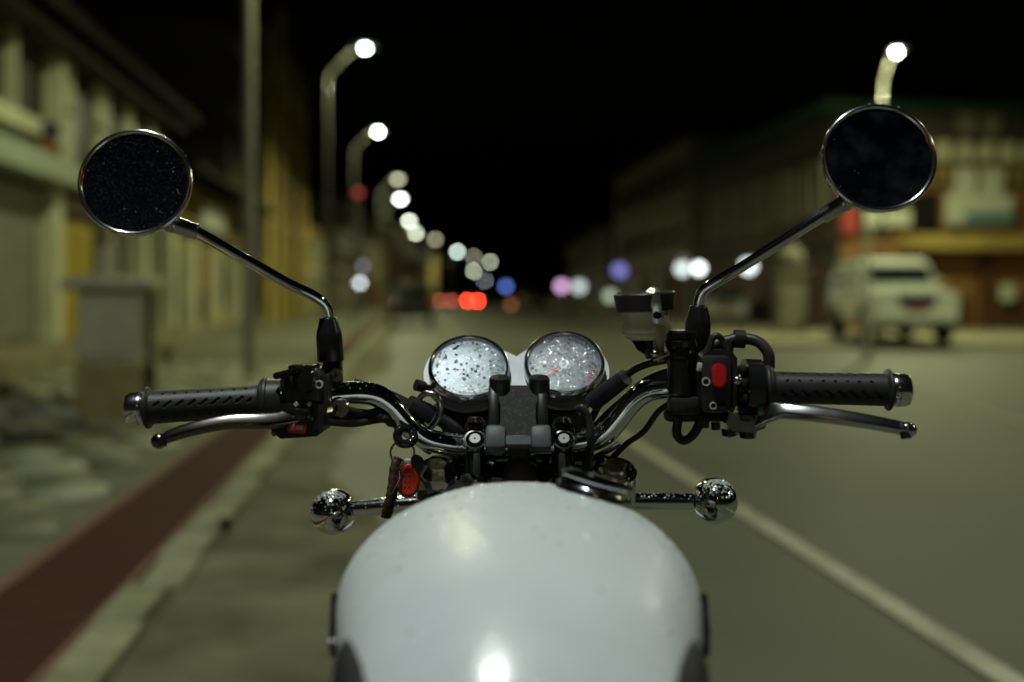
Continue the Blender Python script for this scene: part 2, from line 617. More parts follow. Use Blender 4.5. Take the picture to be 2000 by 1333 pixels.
for iv in range(0, 40):
    for iu in range(0, 9):
        u, v = -1.9 - iu * cell + (0.25 if iv % 2 else 0), 1.4 + iv * 0.46
        if u < -6.2 or u > -1.85 or nfl >= 300:
            continue
        p = S(u + random.uniform(-.05, .05), v + random.uniform(-.05, .05), 0.021)
        o = bpy.data.objects.new('flagstone', random.choice(flag_src))
        col.objects.link(o)
        o.parent = pav
        o.location = p
        o.rotation_euler = (random.uniform(-.02, .02), random.uniform(-.02, .02), random.uniform(0, 6.28))
        s = random.uniform(.22, .27)
        o.scale = (s, s, random.uniform(.6, 1.3))
        nfl += 1

# ------------------------------------------------------------------ street lamps
pole_m = mat('lamp_pole', (0.10, 0.097, 0.078), (0.08, 0.077, 0.062), 3, 0.75, bump=0.1)
head_m = mat('lamp_head', (0.25, 0.26, 0.26), rough=0.5, scale=5, rvar=0.1)
LAMP_N = [0]


def street_lamp(base, head, label, em_color, em, light=None, lcol=(1, 1, 1), collar=True, pole=None, bowl=(0.16, 0.13), rp=0.05, both=False):
    """tapered pole with a curved arm and a long LED head with a domed lens"""
    base, head = V(base), V(head)
    t = thing('street_lamp', label, 'street lamp', base, 'street lamps along the road')
    H = head.z
    side = V((head.x - base.x, head.y - base.y, 0))
    ln = side.length
    sd = side.normalized()
    p = MB()
    pts = cr([base + V((0, 0, z)) for z in (0, H * .3, H * .6, H - 0.95)] + [base + V((0, 0, H - .62)) + sd * ln * .16, base + V((0, 0, H - .32)) + sd * ln * .42, base + V((0, 0, H - .06)) + sd * (ln * .74)], 4)
    rs = [rp - (rp * .5) * i / (len(pts) - 1) for i in range(len(pts))]
    p.tube(pts, rs, 10)
    p.lathe([(rp * 2.1, 0), (rp * 2.1, .03), (rp * 1.2, .06), (rp * 1.1, .3)], Matrix.Translation(base), 12)
    p.build('pole', pole or pole_m, t)
    if collar:
        c = MB()
        zc = H - 1.25
        c.lathe([(rp * .75, -.1), (rp * 1.0, -.08), (rp * 1.0, .08), (rp * .75, .1)], Matrix.Translation(base + V((0, 0, zc))), 12)
        c.build('collar', chrome_dull, t)
    M = basis(V((0, 0, 1)), sd, head)
    hd = MB()
    L = .62
    rings = []
    for k, (y, w, hz) in enumerate(((-.4, .05, .04), (-.3, .09, .06), (-.1, .15, .085), (.15, .16, .08), (.28, .13, .05), (.32, .08, .03))):
        rings.append([M @ V((math.cos(a) * w, y, .045 + max(-.02, math.sin(a) * hz))) for a in [2 * math.pi * i / 12 for i in range(12)]])
    hd.loft(rings)
    h_o = hd.build('lamp_head', head_m, t)
    bw = MB()
    bw.sphere((0, 0, 0), 1, 14, 8, (bowl[0] * .5, bowl[0] * .5, bowl[1] * .5), Matrix.Translation(head + V((0, 0, .0))))
    LAMP_N[0] += 1
    bw.build('lamp_lens', emis('lamp_lens_%d' % LAMP_N[0], em_color, em), h_o)
    if light:
        a = bpy.data.lights.new('lamp_light', 'AREA')
        a.shape, a.size, a.energy, a.color = 'DISK', 0.34, light, lcol
        lo = bpy.data.objects.new('lamp_light', a)
        lo.location = head + V((0, 0, -bowl[1] * .5 - .03)) - ORG[t.name]
        col.objects.link(lo)
        lo.parent = t
    return t


GY = (0.95, 1.0, 0.54)
COOL = (0.93, 1.0, 0.92)


def sl(v, side, label, em, light, lcol, emc=(0.72, 1.0, 0.78), uh=-1.08, up=-2.09, **k):
    return street_lamp(S(up, v, 0.02), S(uh, v, 8.0), label, emc, em, light, lcol, **k)


sl(-0.35, -1, 'street lamp standing directly beside the motorcycle, above the photo', 60, 330, COOL)
sl(-13.8, -1, 'orange street lamp behind the photographer on the left pavement', 60, 18, (1.0, 0.5, 0.14), (1.0, .42, .08))
sl(13.8, -1, 'nearest tall grey lamp pole on the left pavement, head above the photo', 60, 290, GY, rp=.085, pole=mat('pole_pale', (.34, .31, .24), (.28, .255, .2), 3, .6))
sl(27.6, -1, 'bright left street lamp with the largest white glowing head near top', 45, 420, GY)
sl(41.4, -1, 'second glowing street lamp down the left pavement', 70, 420, GY)
# lamps on the right-hand side
street_lamp(S(13.6, 0.5, 0), S(12.6, 0.5, 8), 'street lamp beside the photographer on the far right side', (0.9, 1, .92), 60, 200, GY)
street_lamp(V((10.35, 27.8, 0.1)), W(1751, 102, 27.0), 'lit street lamp above the round right mirror in front of the timbered building', (0.92, 1, .9), 45, 760, GY)
street_lamp(S(13.6, 13.8, 0), S(12.6, 13.8, 8), 'street lamp on the far side of the road, right of the photo', (0.9, 1, .92), 60, 330, GY)


def blob_em(target, size_w, size_h, d):
    """strength that gives the out-of-focus disc (37 px wide) of a small source its brightness"""
    area = (size_w * FPX / d) * (size_h * FPX / d) * 0.785
    return target * 1075 / max(area, 1) if area < 1075 else target


# lamps further down the left side: (px, py of the head, distance, colour, brightness, label)
far_lamps = [
    (777, 350, 55.5, (0.80, 0.78, 0.55), 0.45, 'dim yellowish street lamp, third along the left pavement'),
    (782, 389, 69, (0.90, 1.0, 0.95), 1.6, 'bright white street lamp, fourth along the left pavement'),
    (799, 432, 89, (0.92, 1.0, 0.80), 0.85, 'pale street lamp just above its overlapping neighbour, fifth on the left'),
    (812, 456, 106, (0.85, 0.95, 0.70), 0.62, 'greenish street lamp overlapped by the fifth one on the left'),
    (850, 468, 117, (0.70, 0.66, 0.45), 0.26, 'dull khaki street lamp, seventh along the left pavement'),
    (893, 492, 148, (0.80, 1.0, 0.90), 0.55, 'mint white street lamp, eighth along the left pavement'),
    (925, 502, 166, (0.75, 0.72, 0.50), 0.16, 'very dim street lamp left of a greenish one far down the road'),
    (957, 512, 188, (0.75, 0.85, 0.60), 0.30, 'greenish street lamp farthest right of the left lamp row'),
    (925, 530, 215, (0.80, 0.90, 0.62), 0.32, 'low greenish street lamp in the far cluster over the road'),
    (947, 549, 240, (0.65, 0.72, 0.78), 0.14, 'greyish street lamp lowest of the far cluster over the road'),
]
for px, py, d, c, br, lab in far_lamps:
    h = W(px, py, d)
    sz = 0.2 + d * 0.0024
    street_lamp(V((h.x - 1.0, h.y, 0)), h, lab, c, blob_em(br, sz, sz * .6, d), 420 if d < 150 and br > .4 else None, GY, bowl=(sz, sz * .6), rp=.058 if d < 100 else .07, collar=d < 60)
hr = W(1432, 288, 44)
street_lamp(V((hr.x + 1.2, hr.y, 0.1)), hr, 'dim bluish street lamp left of the right mirror, half hidden in the dark', (0.62, 0.82, 0.85), blob_em(0.2, .5, .22, 44), 480, (.85, .95, .75), bowl=(.5, .22))

# ------------------------------------------------------------------ buildings
plaster_w = mat('plaster_white', (0.66, 0.66, 0.45), (0.54, 0.54, 0.37), 1.5, 0.85, bump=0.2, bscale=25)
plaster_grey = mat('plaster_grey', (0.30, 0.29, 0.2), (0.22, 0.21, 0.15), 1.2, 0.9, bump=0.2, bscale=25)
plaster_ochre = mat('plaster_ochre', (0.44, 0.325, 0.09), (0.33, 0.24, 0.065), 1.3, 0.85, bump=0.2, bscale=25)
plaster_dark = mat('plaster_dark', (0.12, 0.10, 0.065), (0.08, 0.07, 0.05), 1.2, 0.9, bump=0.2, bscale=25)
wood_dark = mat('wood_dark', (0.035, 0.022, 0.014), (0.055, 0.034, 0.02), 5, 0.65, bump=0.2, stretch=(4, 4, 1))
wood_red = mat('wood_red', (0.055, 0.015, 0.012), (0.035, 0.012, 0.01), 5, 0.6, bump=0.2, stretch=(4, 4, 1))
wood_orange = mat('wood_orange', (0.30, 0.15, 0.05), (0.22, 0.105, 0.034), 3, 0.65, bump=0.2, stretch=(3, 3, 1))
wood_brown = mat('wood_brown', (0.11, 0.05, 0.02), (0.075, 0.033, 0.014), 4, 0.65, bump=0.2, stretch=(3, 3, 1))
door_yellow = mat('door_yellow', (0.5, 0.37, 0.02), (0.42, 0.3, 0.018), 2, 0.6, bump=0.1)
shutter_m = mat('shutter_grey', (0.28, 0.29, 0.22), (0.22, 0.23, 0.17), 2, 0.5, bump=0.1, metal=0.0)
shutter_g = mat('shutter_green', (0.085, 0.1, 0.06), (0.065, 0.078, 0.05), 2, 0.55, bump=0.1)
concrete = mat('concrete', (0.30, 0.26, 0.15), (0.22, 0.19, 0.11), 1.8, 0.9, bump=0.4, bscale=20)
roof_m = mat('roof_dark', (0.02, 0.017, 0.014), (0.014, 0.012, 0.01), 2, 0.9, bump=0.2, spec=0.08)
roof_green = mat('roof_green', (0.03, 0.10, 0.06), (0.02, 0.07, 0.045), 2, 0.5, bump=0.2)
pane_m = mat('pane', (0.012, 0.011, 0.01), rough=0.4, scale=2, rvar=0.05)
sign_w = mat('sign_white', (0.62, 0.64, 0.50), rough=0.5, scale=2, rvar=0.1)
sign_teal = mat('sign_teal', (0.06, 0.20, 0.20), rough=0.5, scale=2, rvar=0.1)
sign_red = mat('sign_red', (0.45, 0.07, 0.06), rough=0.5, scale=2, rvar=0.1)
cloth_blue = mat('cloth_blue', (0.06, 0.055, 0.12), (0.03, 0.03, 0.07), 9, 0.9)
cloth_rust = mat('cloth_rust', (0.26, 0.10, 0.04), (0.16, 0.06, 0.03), 9, 0.9)
blue_m = mat('blue_paint', (0.03, 0.07, 0.13), rough=0.6, scale=2, rvar=0.1)


class Shop:
    """a building whose street front lies on u = uf; s = +1: the street is on its +u side"""

    def __init__(self, label, uf, s, v0, v1, depth, h, wall, name='shop_building'):
        self.uf, self.s, self.v0, self.v1, self.h = uf, s, v0, v1, h
        mid = S(uf - s * depth / 2, (v0 + v1) / 2, 0)
        self.o = thing(name, label, 'building', mid)
        self.depth = depth
        b = MB()
        n = max(1, int((v1 - v0) / 8)) if v1 > VB else 1
        for i in range(n):
            a, c = v0 + (v1 - v0) * i / n, v0 + (v1 - v0) * (i + 1) / n
            b.sbox(uf, uf - s * depth, a, c - (0.0 if i == n - 1 else 0.0), 0, h)
        b.build('wall', wall, self.o, smooth=False)

    def fb(self, b, p0, p1, v0, v1, z0, z1):
        """box standing between p0 and p1 metres proud of the front"""
        return b.sbox(self.uf + self.s * p0, self.uf + self.s * p1, v0, v1, z0, z1)

    def piece(self, name, m, p0, p1, v0, v1, z0, z1, parent=None):
        return self.fb(MB(), p0, p1, v0, v1, z0, z1).build(name, m, parent or self.o, smooth=False)

    def shutter(self, v0, v1, z0, z1, m, slat=0.11):
        sh = self.piece('roller_shutter', m, -.0, .03, v0, v1, z0, z1)
        n = int((z1 - z0) / slat)
        b = MB()
        for i in range(n):
            z = z0 + (z1 - z0) * (i + .5) / n
            self.fb(b, .03, .048, v0 + .03, v1 - .03, z - slat * .36, z + slat * .36)
        o = b.build('shutter_slats', m, sh, smooth=False)
        o['kind'] = 'stuff'
        self.piece('bottom_rail', chrome_dull, .03, .07, v0, v1, z0 - .02, z0 + .06, sh)

    def window(self, v0, v1, z0, z1, frame_m, pm=None, fw=.12, proud=.1, mull=1, trans=True):
        w = self.piece('window', pm or pane_m, .0, .035, v0 + fw, v1 - fw, z0 + fw, z1 - fw)
        b = MB()
        self.fb(b, .0, proud, v0, v0 + fw, z0, z1)
        self.fb(b, .0, proud, v1 - fw, v1, z0, z1)
        self.fb(b, .0, proud, v0 + fw + .001, v1 - fw - .001, z1 - fw, z1)
        self.fb(b, .0, proud + .06, v0 + fw + .001, v1 - fw - .001, z0, z0 + fw)
        b.build('frame', frame_m, w, smooth=False)
        for i in range(mull):
            vm = v0 + (v1 - v0) * (i + 1) / (mull + 1)
            self.piece('mullion', frame_m, .036, proud * .7, vm - .03, vm + .03, z0 + fw + .002, z1 - fw - .002, w)
        if trans:
            zt = z0 + (z1 - z0) * .62
            self.piece('transom', frame_m, .037, proud * .6, v0 + fw + .002, v1 - fw - .002, zt - .03, zt + .03, w)
        return w

    def eave(self, z, out, m, th=.25, over=.4, rise=1.6):
        """sloping roof: front eave at z, ridge further back"""
        s, uf = self.s, self.uf
        b = MB()
        n = max(1, int((self.v1 - self.v0) / 8)) if self.v1 > VB else 1
        for i in range(n):
            a = self.v0 - over if i == 0 else self.v0 + (self.v1 - self.v0) * i / n
            c = self.v1 + over if i == n - 1 else self.v0 + (self.v1 - self.v0) * (i + 1) / n
            u0, u1, u2 = uf + s * out, uf - s * self.depth * .5, uf - s * (self.depth + out)
            for ua, ub, za, zb in ((u0, u1, z, z + rise), (u1, u2, z + rise, z)):
                b.hexa([S(ua, a, za), S(ub, a, zb), S(ub, c, zb), S(ua, c, za), S(ua, a, za + th), S(ub, a, zb + th), S(ub, c, zb + th), S(ua, c, za + th)])
        return b.build('roof', m, self.o, smooth=False)

    def dentils(self, z0, z1, v0, v1, pitch, m, out=.3):
        n = int((v1 - v0) / pitch)
        src = None
        for i in range(n):
            a = v0 + pitch * (i + .2)
            self.piece('dentil', m, .02, out, a, a + pitch * .6, z0, z1)


# --- A: nearest building on the left, white bay windows over shuttered shops
A = Shop('white-framed two-storey shop building at the left edge with grey shutter and yellow door', -6.2, 1, 9.0, 26.0, 7, 5.75, wood_dark)
A.piece('plinth_step', concrete, .0, .9, 9, 25.9, 0.02, .3)
A.piece('upper_step', concrete, .0, .45, 9.02, 25.85, .301, .42)
A.shutter(13.2, 17.55, .46, 3.0, shutter_m)
A.shutter(9.2, 12.6, .46, 3.0, shutter_m)
for v0, p in ((12.7, .3), (17.65, .3), (22.9, .45), (25.35, .5)):
    A.piece('pillar', plaster_w, 0, p, v0, v0 + .42, .42, 3.05)
d = A.piece('door', door_yellow, 0, .08, 18.3, 20.4, .43, 2.55)
A.piece('door_panel', door_yellow, .081, .11, 18.5, 19.2, .6, 2.4, d)
A.piece('door_panel', door_yellow, .081, .11, 19.5, 20.2, .6, 2.4, d)
d = A.piece('door', wood_dark, 0, .06, 20.6, 22.7, .43, 2.7)
A.piece('door_frame', plaster_w, .061, .12, 21.6, 21.75, .45, 2.7, d)
A.piece('shop_fascia', wood_brown, .0, .12, 18.2, 25.3, 2.72, 3.04)
A.shutter(23.45, 25.25, .46, 2.6, shutter_g)
# shutter housing ledge that ends in view
A.piece('ledge', mat('ledge_paint', (0.40, 0.45, 0.34), (0.33, 0.37, 0.28), 2, .6), 0, .62, 9, 18.3, 3.07, 3.45)
A.piece('floor_band', wood_dark, 0, .3, 18.35, 25.95, 3.07, 3.42)
# upper storey: white frames and panels between dark red openings
A.window(14.2, 18.1, 3.75, 6.0 - .3, plaster_w, wood_dark, .26, .34, 1, False)
A.window(9.6, 13.6, 3.75, 5.7, plaster_w, wood_dark, .26, .34, 1, False)
for v0, v1 in ((18.35, 18.95), (20.3, 21.2), (22.3, 23.0), (24.3, 24.8)):
    A.piece('white_panel', plaster_w, 0, .2, v0, v1, 3.62, 4.45)
    A.piece('white_panel', plaster_w, 0, .2, v0, v1, 4.56, 5.35)
for v0, v1 in ((19.05, 20.2), (21.3, 22.2), (23.1, 24.2), (24.9, 25.8)):
    w = A.piece('window', wood_red, 0, .07, v0, v1, 3.6, 5.4)
    A.piece('pane', pane_m, .071, .08, v0 + .15, v1 - .15, 3.8, 5.2, w)
A.eave(5.55, 1.0, roof_m, .2, .3, 1.3)
A.piece('eave_beam', wood_dark, .0, .7, 9, 26, 5.36, 5.5)
for i in range(9):
    v = 13.2 + i * 1.55
    A.piece('rafter', wood_dark, .05, .76, v, v + .16, 5.42 - .12 + .02, 5.34)
b = MB()
ct = W(62, 312, 15.9)
for k in range(2):
    rings = []
    for j in range(6):
        rr = (.12, .19, .2, .21, .19, .1)[j]
        rings.append([ct + V((math.cos(a) * rr * (1 + .2 * math.sin(3 * a + j)), math.sin(a) * rr, (j / 5 - .5) * .3 + (.12 if k == 0 else -.16))) for a in [2 * math.pi * i / 12 for i in range(12)]])
    bb = MB().loft(rings)
    if k == 0:
        bundle = tag(bb.build('cloth_bundle', cloth_blue, loc=ct), 'dark blue and rust cloth bundle on the white ledge at upper left', 'bundle')
        ORG[bundle.name] = ct
    else:
        bb.build('lower_cloth', cloth_rust, bundle)
bundle.location = S(-6.2 + .4, 16.95, 3.45 + .31)

# --- B: ochre shops, green shutter and orange door
Bd = Shop('low ochre shop row with dark green shutter behind the utility cabinet', -6.4, 1, 26.2, 41.5, 7, 4.6, plaster_ochre)
Bd.piece('step', concrete, 0, .6, 26.3, 41.4, .02, .28)
Bd.shutter(26.6, 29.6, .3, 2.6, shutter_g)
for v0 in (29.8, 33.6, 37.2, 40.8):
    Bd.piece('pillar', plaster_w, 0, .35, v0, v0 + .4, .28, 2.9)
d = Bd.piece('door', wood_orange, 0, .07, 31.4, 33.2, .29, 2.5)
Bd.piece('door_panel', wood_brown, .071, .1, 31.7, 32.9, .5, 1.3, d)
Bd.piece('window', pane_m, 0, .04, 34.2, 36.9, .9, 2.5)
Bd.shutter(37.8, 40.6, .3, 2.5, shutter_m)
Bd.piece('fascia', wood_brown, 0, .2, 26.25, 41.45, 2.95, 3.25)
Bd.piece('sign_board', sign_w, .2, .35, 31.2, 34.6, 3.3, 4.05)
Bd.piece('sign_board', blue_m, .1, .5, 39.6, 40.6, 2.7, 4.1)
for v0 in (27.0, 29.2, 35.4, 37.4):
    Bd.window(v0, v0 + 1.3, 3.4, 4.4, plaster_ochre, None, .1, .12)
Bd.eave(4.45, 1.2, roof_m, .2, .2, 1.4)

# --- C: taller building wrapped in bamboo scaffolding
C = Shop('tall unfinished ochre building behind bamboo scaffolding on the left', -7.2, 1, 42.0, 60, 8, 12.5, plaster_dark)
for fl in range(4):
    for k in range(5):
        v0 = 43 + k * 3.4
        C.window(v0, v0 + 1.6, .8 + fl * 3.0, 2.6 + fl * 3.0, wood_brown, None, .12, .1, 1)
    C.piece('floor_band', plaster_grey, 0, .15, 42.02, 59.9, 2.85 + fl * 3.0, 3.05 + fl * 3.0)
bamboo = mat('bamboo', (0.6, 0.46, 0.13), (0.48, 0.35, 0.09), 2.5, 0.55, stretch=(2, 2, .5))
sc = thing('bamboo_scaffolding', 'tall bamboo pole scaffolding standing against the ochre building', 'scaffolding', S(-6.2, 48, 0))
for row, uu in enumerate((-5.7,)):
    for k in range(5):
        v = 42.6 + k * 3.9
        lean = random.uniform(-.25, .25)
        p = MB()
        p.tube([S(uu, v, 0), S(uu + lean * .2, v + lean * .5, 5), S(uu + lean * .3, v + lean, random.uniform(12.5, 14.6))], [.19, .17, .12], 8)
        p.build('bamboo_pole', bamboo, sc)
    for z in (2.2, 4.4, 6.6, 8.8, 11):
        p = MB()
        p.tube([S(uu + .1, 42, z), S(uu + .1, 50, z + .1), S(uu + .1, 58.6, z)], .055, 6)
        p.build('bamboo_rail', bamboo, sc)

# --- D, E: dim buildings farther down the left side
def plain_shop(label, uf, s, v0, v1, depth, floors, wall, frame, roof, seed, win_pitch=2.6, ground=(shutter_m, wood_brown), fh=3.0, out=.8):
    r = random.Random(seed)
    h = floors * fh + .5
    X = Shop(label, uf, s, v0, v1, depth, h, wall)
    n = int((v1 - v0 - .6) / win_pitch)
    for i in range(n):
        a = v0 + .5 + i * win_pitch
        X.piece('shop_door', r.choice(ground), 0, .06, a, a + win_pitch * .74, .2, 2.5)
        X.piece('pillar', frame, 0, .16, a + win_pitch * .82, a + win_pitch * .94, .05, 2.7)
        for f in range(1, floors):
            X.window(a + .15, a + win_pitch * .62, f * fh + .75, f * fh + 2.3, frame, None, .11, .12, 1, f == 1)
    for f in range(1, floors):
        X.piece('floor_band', frame, 0, .2, v0 + .02, v1 - .02, f * fh - .15, f * fh + .2)
    X.eave(h - .05, out, roof, .2, .3, 1.5)
    return X


plain_shop('ochre two-storey building farther down the left pavement, past the scaffolding', -6.8, 1, 61, 80, 8, 2, plaster_ochre, plaster_w, roof_m, 1)
plain_shop('dim brown three-storey building on the left where the road bends', -6.6, 1, 82, 108, 9, 3, plaster_grey, wood_brown, roof_m, 2, 3.6)
plain_shop('farthest dim building on the left side of the road', -6.6, 1, 111, 150, 9, 3, plaster_ochre, plaster_grey, roof_m, 3, 5)

# --- R: timbered corner building on the right; its front looks down the side street at the camera
rb_u, rb_v = 14.5, 32.0
Rb = Shop('timbered corner building on the right with orange shopfront and pale cornice', rb_u, -1, rb_v, 47.5, 20, 7.4, plaster_dark)
# long side along the road
for fl in range(1, 2):
    for k in range(5):
        v0 = 33 + k * 2.8
        Rb.window(v0, v0 + 1.7, 4.0, 5.9, plaster_grey, None, .14, .14, 2)
for k in range(5):
    v0 = 33 + k * 2.8
    Rb.piece('shop_door', wood_brown, 0, .06, v0, v0 + 1.9, .12, 2.5)
Rb.piece('cornice', wood_dark, 0, .35, 32.0, 47.4, 6.2, 6.6)
Rb.piece('balcony_band', wood_dark, 0, .3, 32.0, 47.4, 3.0, 3.5)


def rf(b, u0, u1, p0, p1, z0, z1):
    """box on the camera-facing front: p metres proud towards the camera"""
    return b.sbox(u0, u1, rb_v - p0, rb_v - p1, z0, z1)


def rfp(name, m, u0, u1, p0, p1, z0, z1, parent=None):
    return rf(MB(), u0, u1, p0, p1, z0, z1).build(name, m, parent or Rb.o, smooth=False)


U0, U1 = rb_u + .05, rb_u + 16
rfp('front_wall', wood_orange, U0, U1, .0, .05, .1, 6.7)
for i in range(20):
    u = rb_u + .15 + i * .78
    rfp('cornice_block', plaster_w, u, u + .42, .06, .42, 5.75, 6.4)
rfp('cornice_shelf', wood_brown, U0, U1, .06, .5, 6.42, 6.62)
rfp('lattice_band', wood_dark, U0, U1, .06, .2, 4.95, 5.7)
for i in range(40):
    u = rb_u + .12 + i * .39
    rfp('lattice_post', plaster_ochre, u, u + .16, .21, .3, 5.0, 5.62)
for i, (u, w) in enumerate(((rb_u + .5, 1.3), (rb_u + 2.3, 1.2), (rb_u + 6.9, 1.5), (rb_u + 9, 1.5), (rb_u + 11.2, 1.5))):
    w_ = rfp('window', pane_m, u, u + w, .06, .1, 3.2, 4.7)
    rf(rf(rf(MB(), u - .12, u, .06, .22, 3.1, 4.8), u + w, u + w + .12, .06, .22, 3.1, 4.8), u, u + w, .06, .24, 4.7, 4.82).build('frame', wood_orange, w_, smooth=False)
rfp('upper_pier', plaster_grey, rb_u + 4.1, rb_u + 4.7, .06, .25, 6.65, 7.35)
rfp('upper_pier', plaster_grey, rb_u + 5.0, rb_u + 5.6, .06, .25, 6.65, 7.35)
for u in (rb_u + 4.3, rb_u + 5.25):
    rfp('white_panel', sign_w, u - .35, u + .35, .06, .35, 4.55, 5.5)
sb = rfp('sign_board', sign_w, rb_u + 3.5, rb_u + 5.85, .4, .52, 3.62, 4.6)
rfp('sign_band', sign_teal, rb_u + 4.15, rb_u + 5.83, .521, .53, 3.68, 4.02, sb)
rfp('sign_board', sign_w, rb_u + .7, rb_u + 2.3, .3, .42, 3.55, 4.1)
rfp('awning', plaster_ochre, rb_u + 1.9, U1, .06, 1.1, 2.75, 3.25)
rfp('hanging_sign', sign_red, rb_u - .1, rb_u + .45, .3, .42, 3.3, 4.2)
for i in range(7):
    u = rb_u + 1.2 + i * 2.1
    dd = rfp('shop_door', wood_orange, u, u + 1.45, .06, .12, .12, 2.4)
    rfp('door_panel', wood_brown, u + .15, u + 1.3, .121, .16, .2, 1.15, dd)
    rfp('pillar', wood_brown, u + 1.6, u + 1.9, .06, .4, .1, 2.72)
rfp('notice', sign_w, rb_u + 5.45, rb_u + 5.95, .42, .45, 1.05, 1.6)
rb2 = MB()
rr0, rr1, rm = rb_u - .9, rb_u + 16.5, rb_u + 8
va, vb_, vm_ = rb_v - .9, 48.2, 40
rb2.add([S(rr0, va, 7.4), S(rr1, va, 7.4), S(rr1, vb_, 7.4), S(rr0, vb_, 7.4), S(rr0 + 5, vm_, 9.3), S(rr1 - 5, vm_, 9.3),
         S(rr0, va, 7.62), S(rr1, va, 7.62), S(rr1, vb_, 7.62), S(rr0, vb_, 7.62)],
        [(3, 2, 1, 0), (0, 1, 7, 6), (1, 2, 8, 7), (2, 3, 9, 8), (3, 0, 6, 9), (6, 7, 5, 4), (8, 9, 4, 5), (7, 8, 5), (9, 6, 4)])
rb2.build('roof', roof_green, Rb.o, smooth=False)

plain_shop('dark three-storey building next to the timbered corner on the right', 14.6, -1, 50, 70, 9, 3, plaster_grey, wood_brown, roof_m, 5)
plain_shop('low dark shop building in the middle distance on the right', 14.4, -1, 72, 96, 9, 2, plaster_dark, plaster_grey, roof_m, 6, 3.4)
plain_shop('far dim building on the right where the road bends', 14.2, -1, 99, 140, 9, 2, plaster_grey, wood_brown, roof_m, 8, 5)

# ------------------------------------------------------------------ pavement furniture on the left
cab_m = mat('cabinet_paint', (0.56, 0.53, 0.37), (0.46, 0.43, 0.3), 5, 0.7, bump=0.2, bscale=30)
cb = W(225, 826, 9.2)
cb.z = 0.02
cbt = thing('utility_cabinet', 'pale utility cabinet with overhanging cap on a yellowish plinth, left pavement', 'utility cabinet', cb)
Mz = Matrix.Translation(cb) @ Matrix.Rotation(TH, 4, 'Z')
MB().box((0, .02, .27), (.6, .5, .54), Mz, .015).build('plinth', mat('plinth', (0.40, 0.33, 0.13), (0.3, 0.25, 0.1), 5, .9, bump=.3), cbt)
MB().box((0, .0, .87), (.54, .44, .66), Mz, .012).build('box', cab_m, cbt)
cap = MB().box((-.01, 0, 1.255), (.78, .62, .1), Mz, .02).build('cap', cab_m, cbt)
MB().box((-.01, 0, 1.315), (.6, .46, .03), Mz, .01).build('cap_top', cab_m, cap)
MB().box((-.03, -.235, .87), (.42, .02, .54), Mz, .005).build('door', cab_m, cbt)
MB().cyl(Mz @ V((.36, -.2, 0)), Mz @ V((.36, -.2, 1.19)), .035, n=12).build('pipe', wood_dark, cbt)
MB().cyl(Mz @ V((.36, -.2, .35)), Mz @ V((.36, -.2, .5)), .055, n=12).build('pipe_joint', wood_dark, cbt)
MB().box((-.1, .1, 1.45), (.14, .12, .3), Mz, .01).build('vent', cab_m, cbt)

stone_m = [mat('stone_%d' % k, c, tuple(x * .6 for x in c), 8, .85, bump=.6, bscale=25) for k, c in enumerate(((.22, .2, .13), (.3, .3, .22), (.15, .145, .09)))]
srnd = random.Random(3)
stone_spots = [(30, 800, 8.7, .22, 'large dull boulder at the left edge below the steps'), (95, 815, 8.4, .2, 'pale boulder right of the dull one at the left edge'),
               (60, 850, 7.7, .17, 'small boulder in front of the stone heap at far left'), (130, 780, 9.3, .2, 'light rounded boulder touching the cabinet plinth'),
               (-30, 830, 8.2, .2, 'boulder cut by the left picture edge'), (10, 760, 10.2, .24, 'boulder farthest back in the heap below the steps')]
for k, (px, py, d_, r_, lab) in enumerate(stone_spots):
    p = W(px, py, d_)
    p.z = .02 + r_ * .45
    bb = MB()
    bb.sphere((0, 0, 0), r_, 14, 9)
    bb.v = [tuple(V(q) * (1 + .18 * math.sin(q[0] * 23 + k) * math.cos(q[1] * 19 + 2 * k) + .08 * math.sin(q[2] * 40))) for q in bb.v]
    bb.v = [(q[0] * 1.25 + p.x, q[1] + p.y, q[2] * .75 + p.z) for q in bb.v]
    tag(bb.build('boulder', stone_m[k % 3], loc=V((p.x, p.y, .02))), lab, 'boulder', 'boulders below the shop steps')
leaf_m = mat('weed_leaf', (0.035, 0.07, 0.015), (0.06, 0.09, 0.025), 9, .6)


def weed(p, n, h, lab, seed):
    r = random.Random(seed)
    t = thing('weed_plant', lab, 'plant', p, 'weeds growing by the walls')
    b = MB()
    for i in range(n):
        a, ln, tilt = r.uniform(0, 6.28), r.uniform(.5, 1) * h, r.uniform(.1, .8)
        dx = V((math.cos(a), math.sin(a), 0))
        nx = V((-dx.y, dx.x, 0)) * r.uniform(.012, .03)
        q0, q1, q2 = V(p), V(p) + dx * ln * tilt * .4 + V((0, 0, ln * .6)), V(p) + dx * ln * tilt + V((0, 0, ln * (1 - tilt * .5)))
        b.add([q0, q1 - nx, q2, q1 + nx], [(0, 1, 2, 3)])
    b.build('leaves', leaf_m, t)
    MB().tube([V(p), V(p) + V((.01, 0, h * .5)), V(p) + V((-.01, .01, h * .8))], .006, 5).build('stem', leaf_m, t)


def gp(px, py):
    d_ = CAM_H * FPX / (py - HY)
    return V(((px - CX) * d_ / FPX, d_, .022))


weed(gp(15, 805), 50, .38, 'leafy weed among the boulders at the left edge', 1)
weed(gp(120, 830), 40, .3, 'dark weed beside the cabinet plinth', 2)
weed(gp(325, 715), 60, .4, 'low green weed right of the cabinet against the shop step', 3)
weed(gp(440, 1050), 40, .09, 'tiny weed growing beside the kerb stones', 4)
weed(V((8.1, 27.5, .1)), 90, .55, 'green bush at the foot of the pale gate pillar on the right', 5)

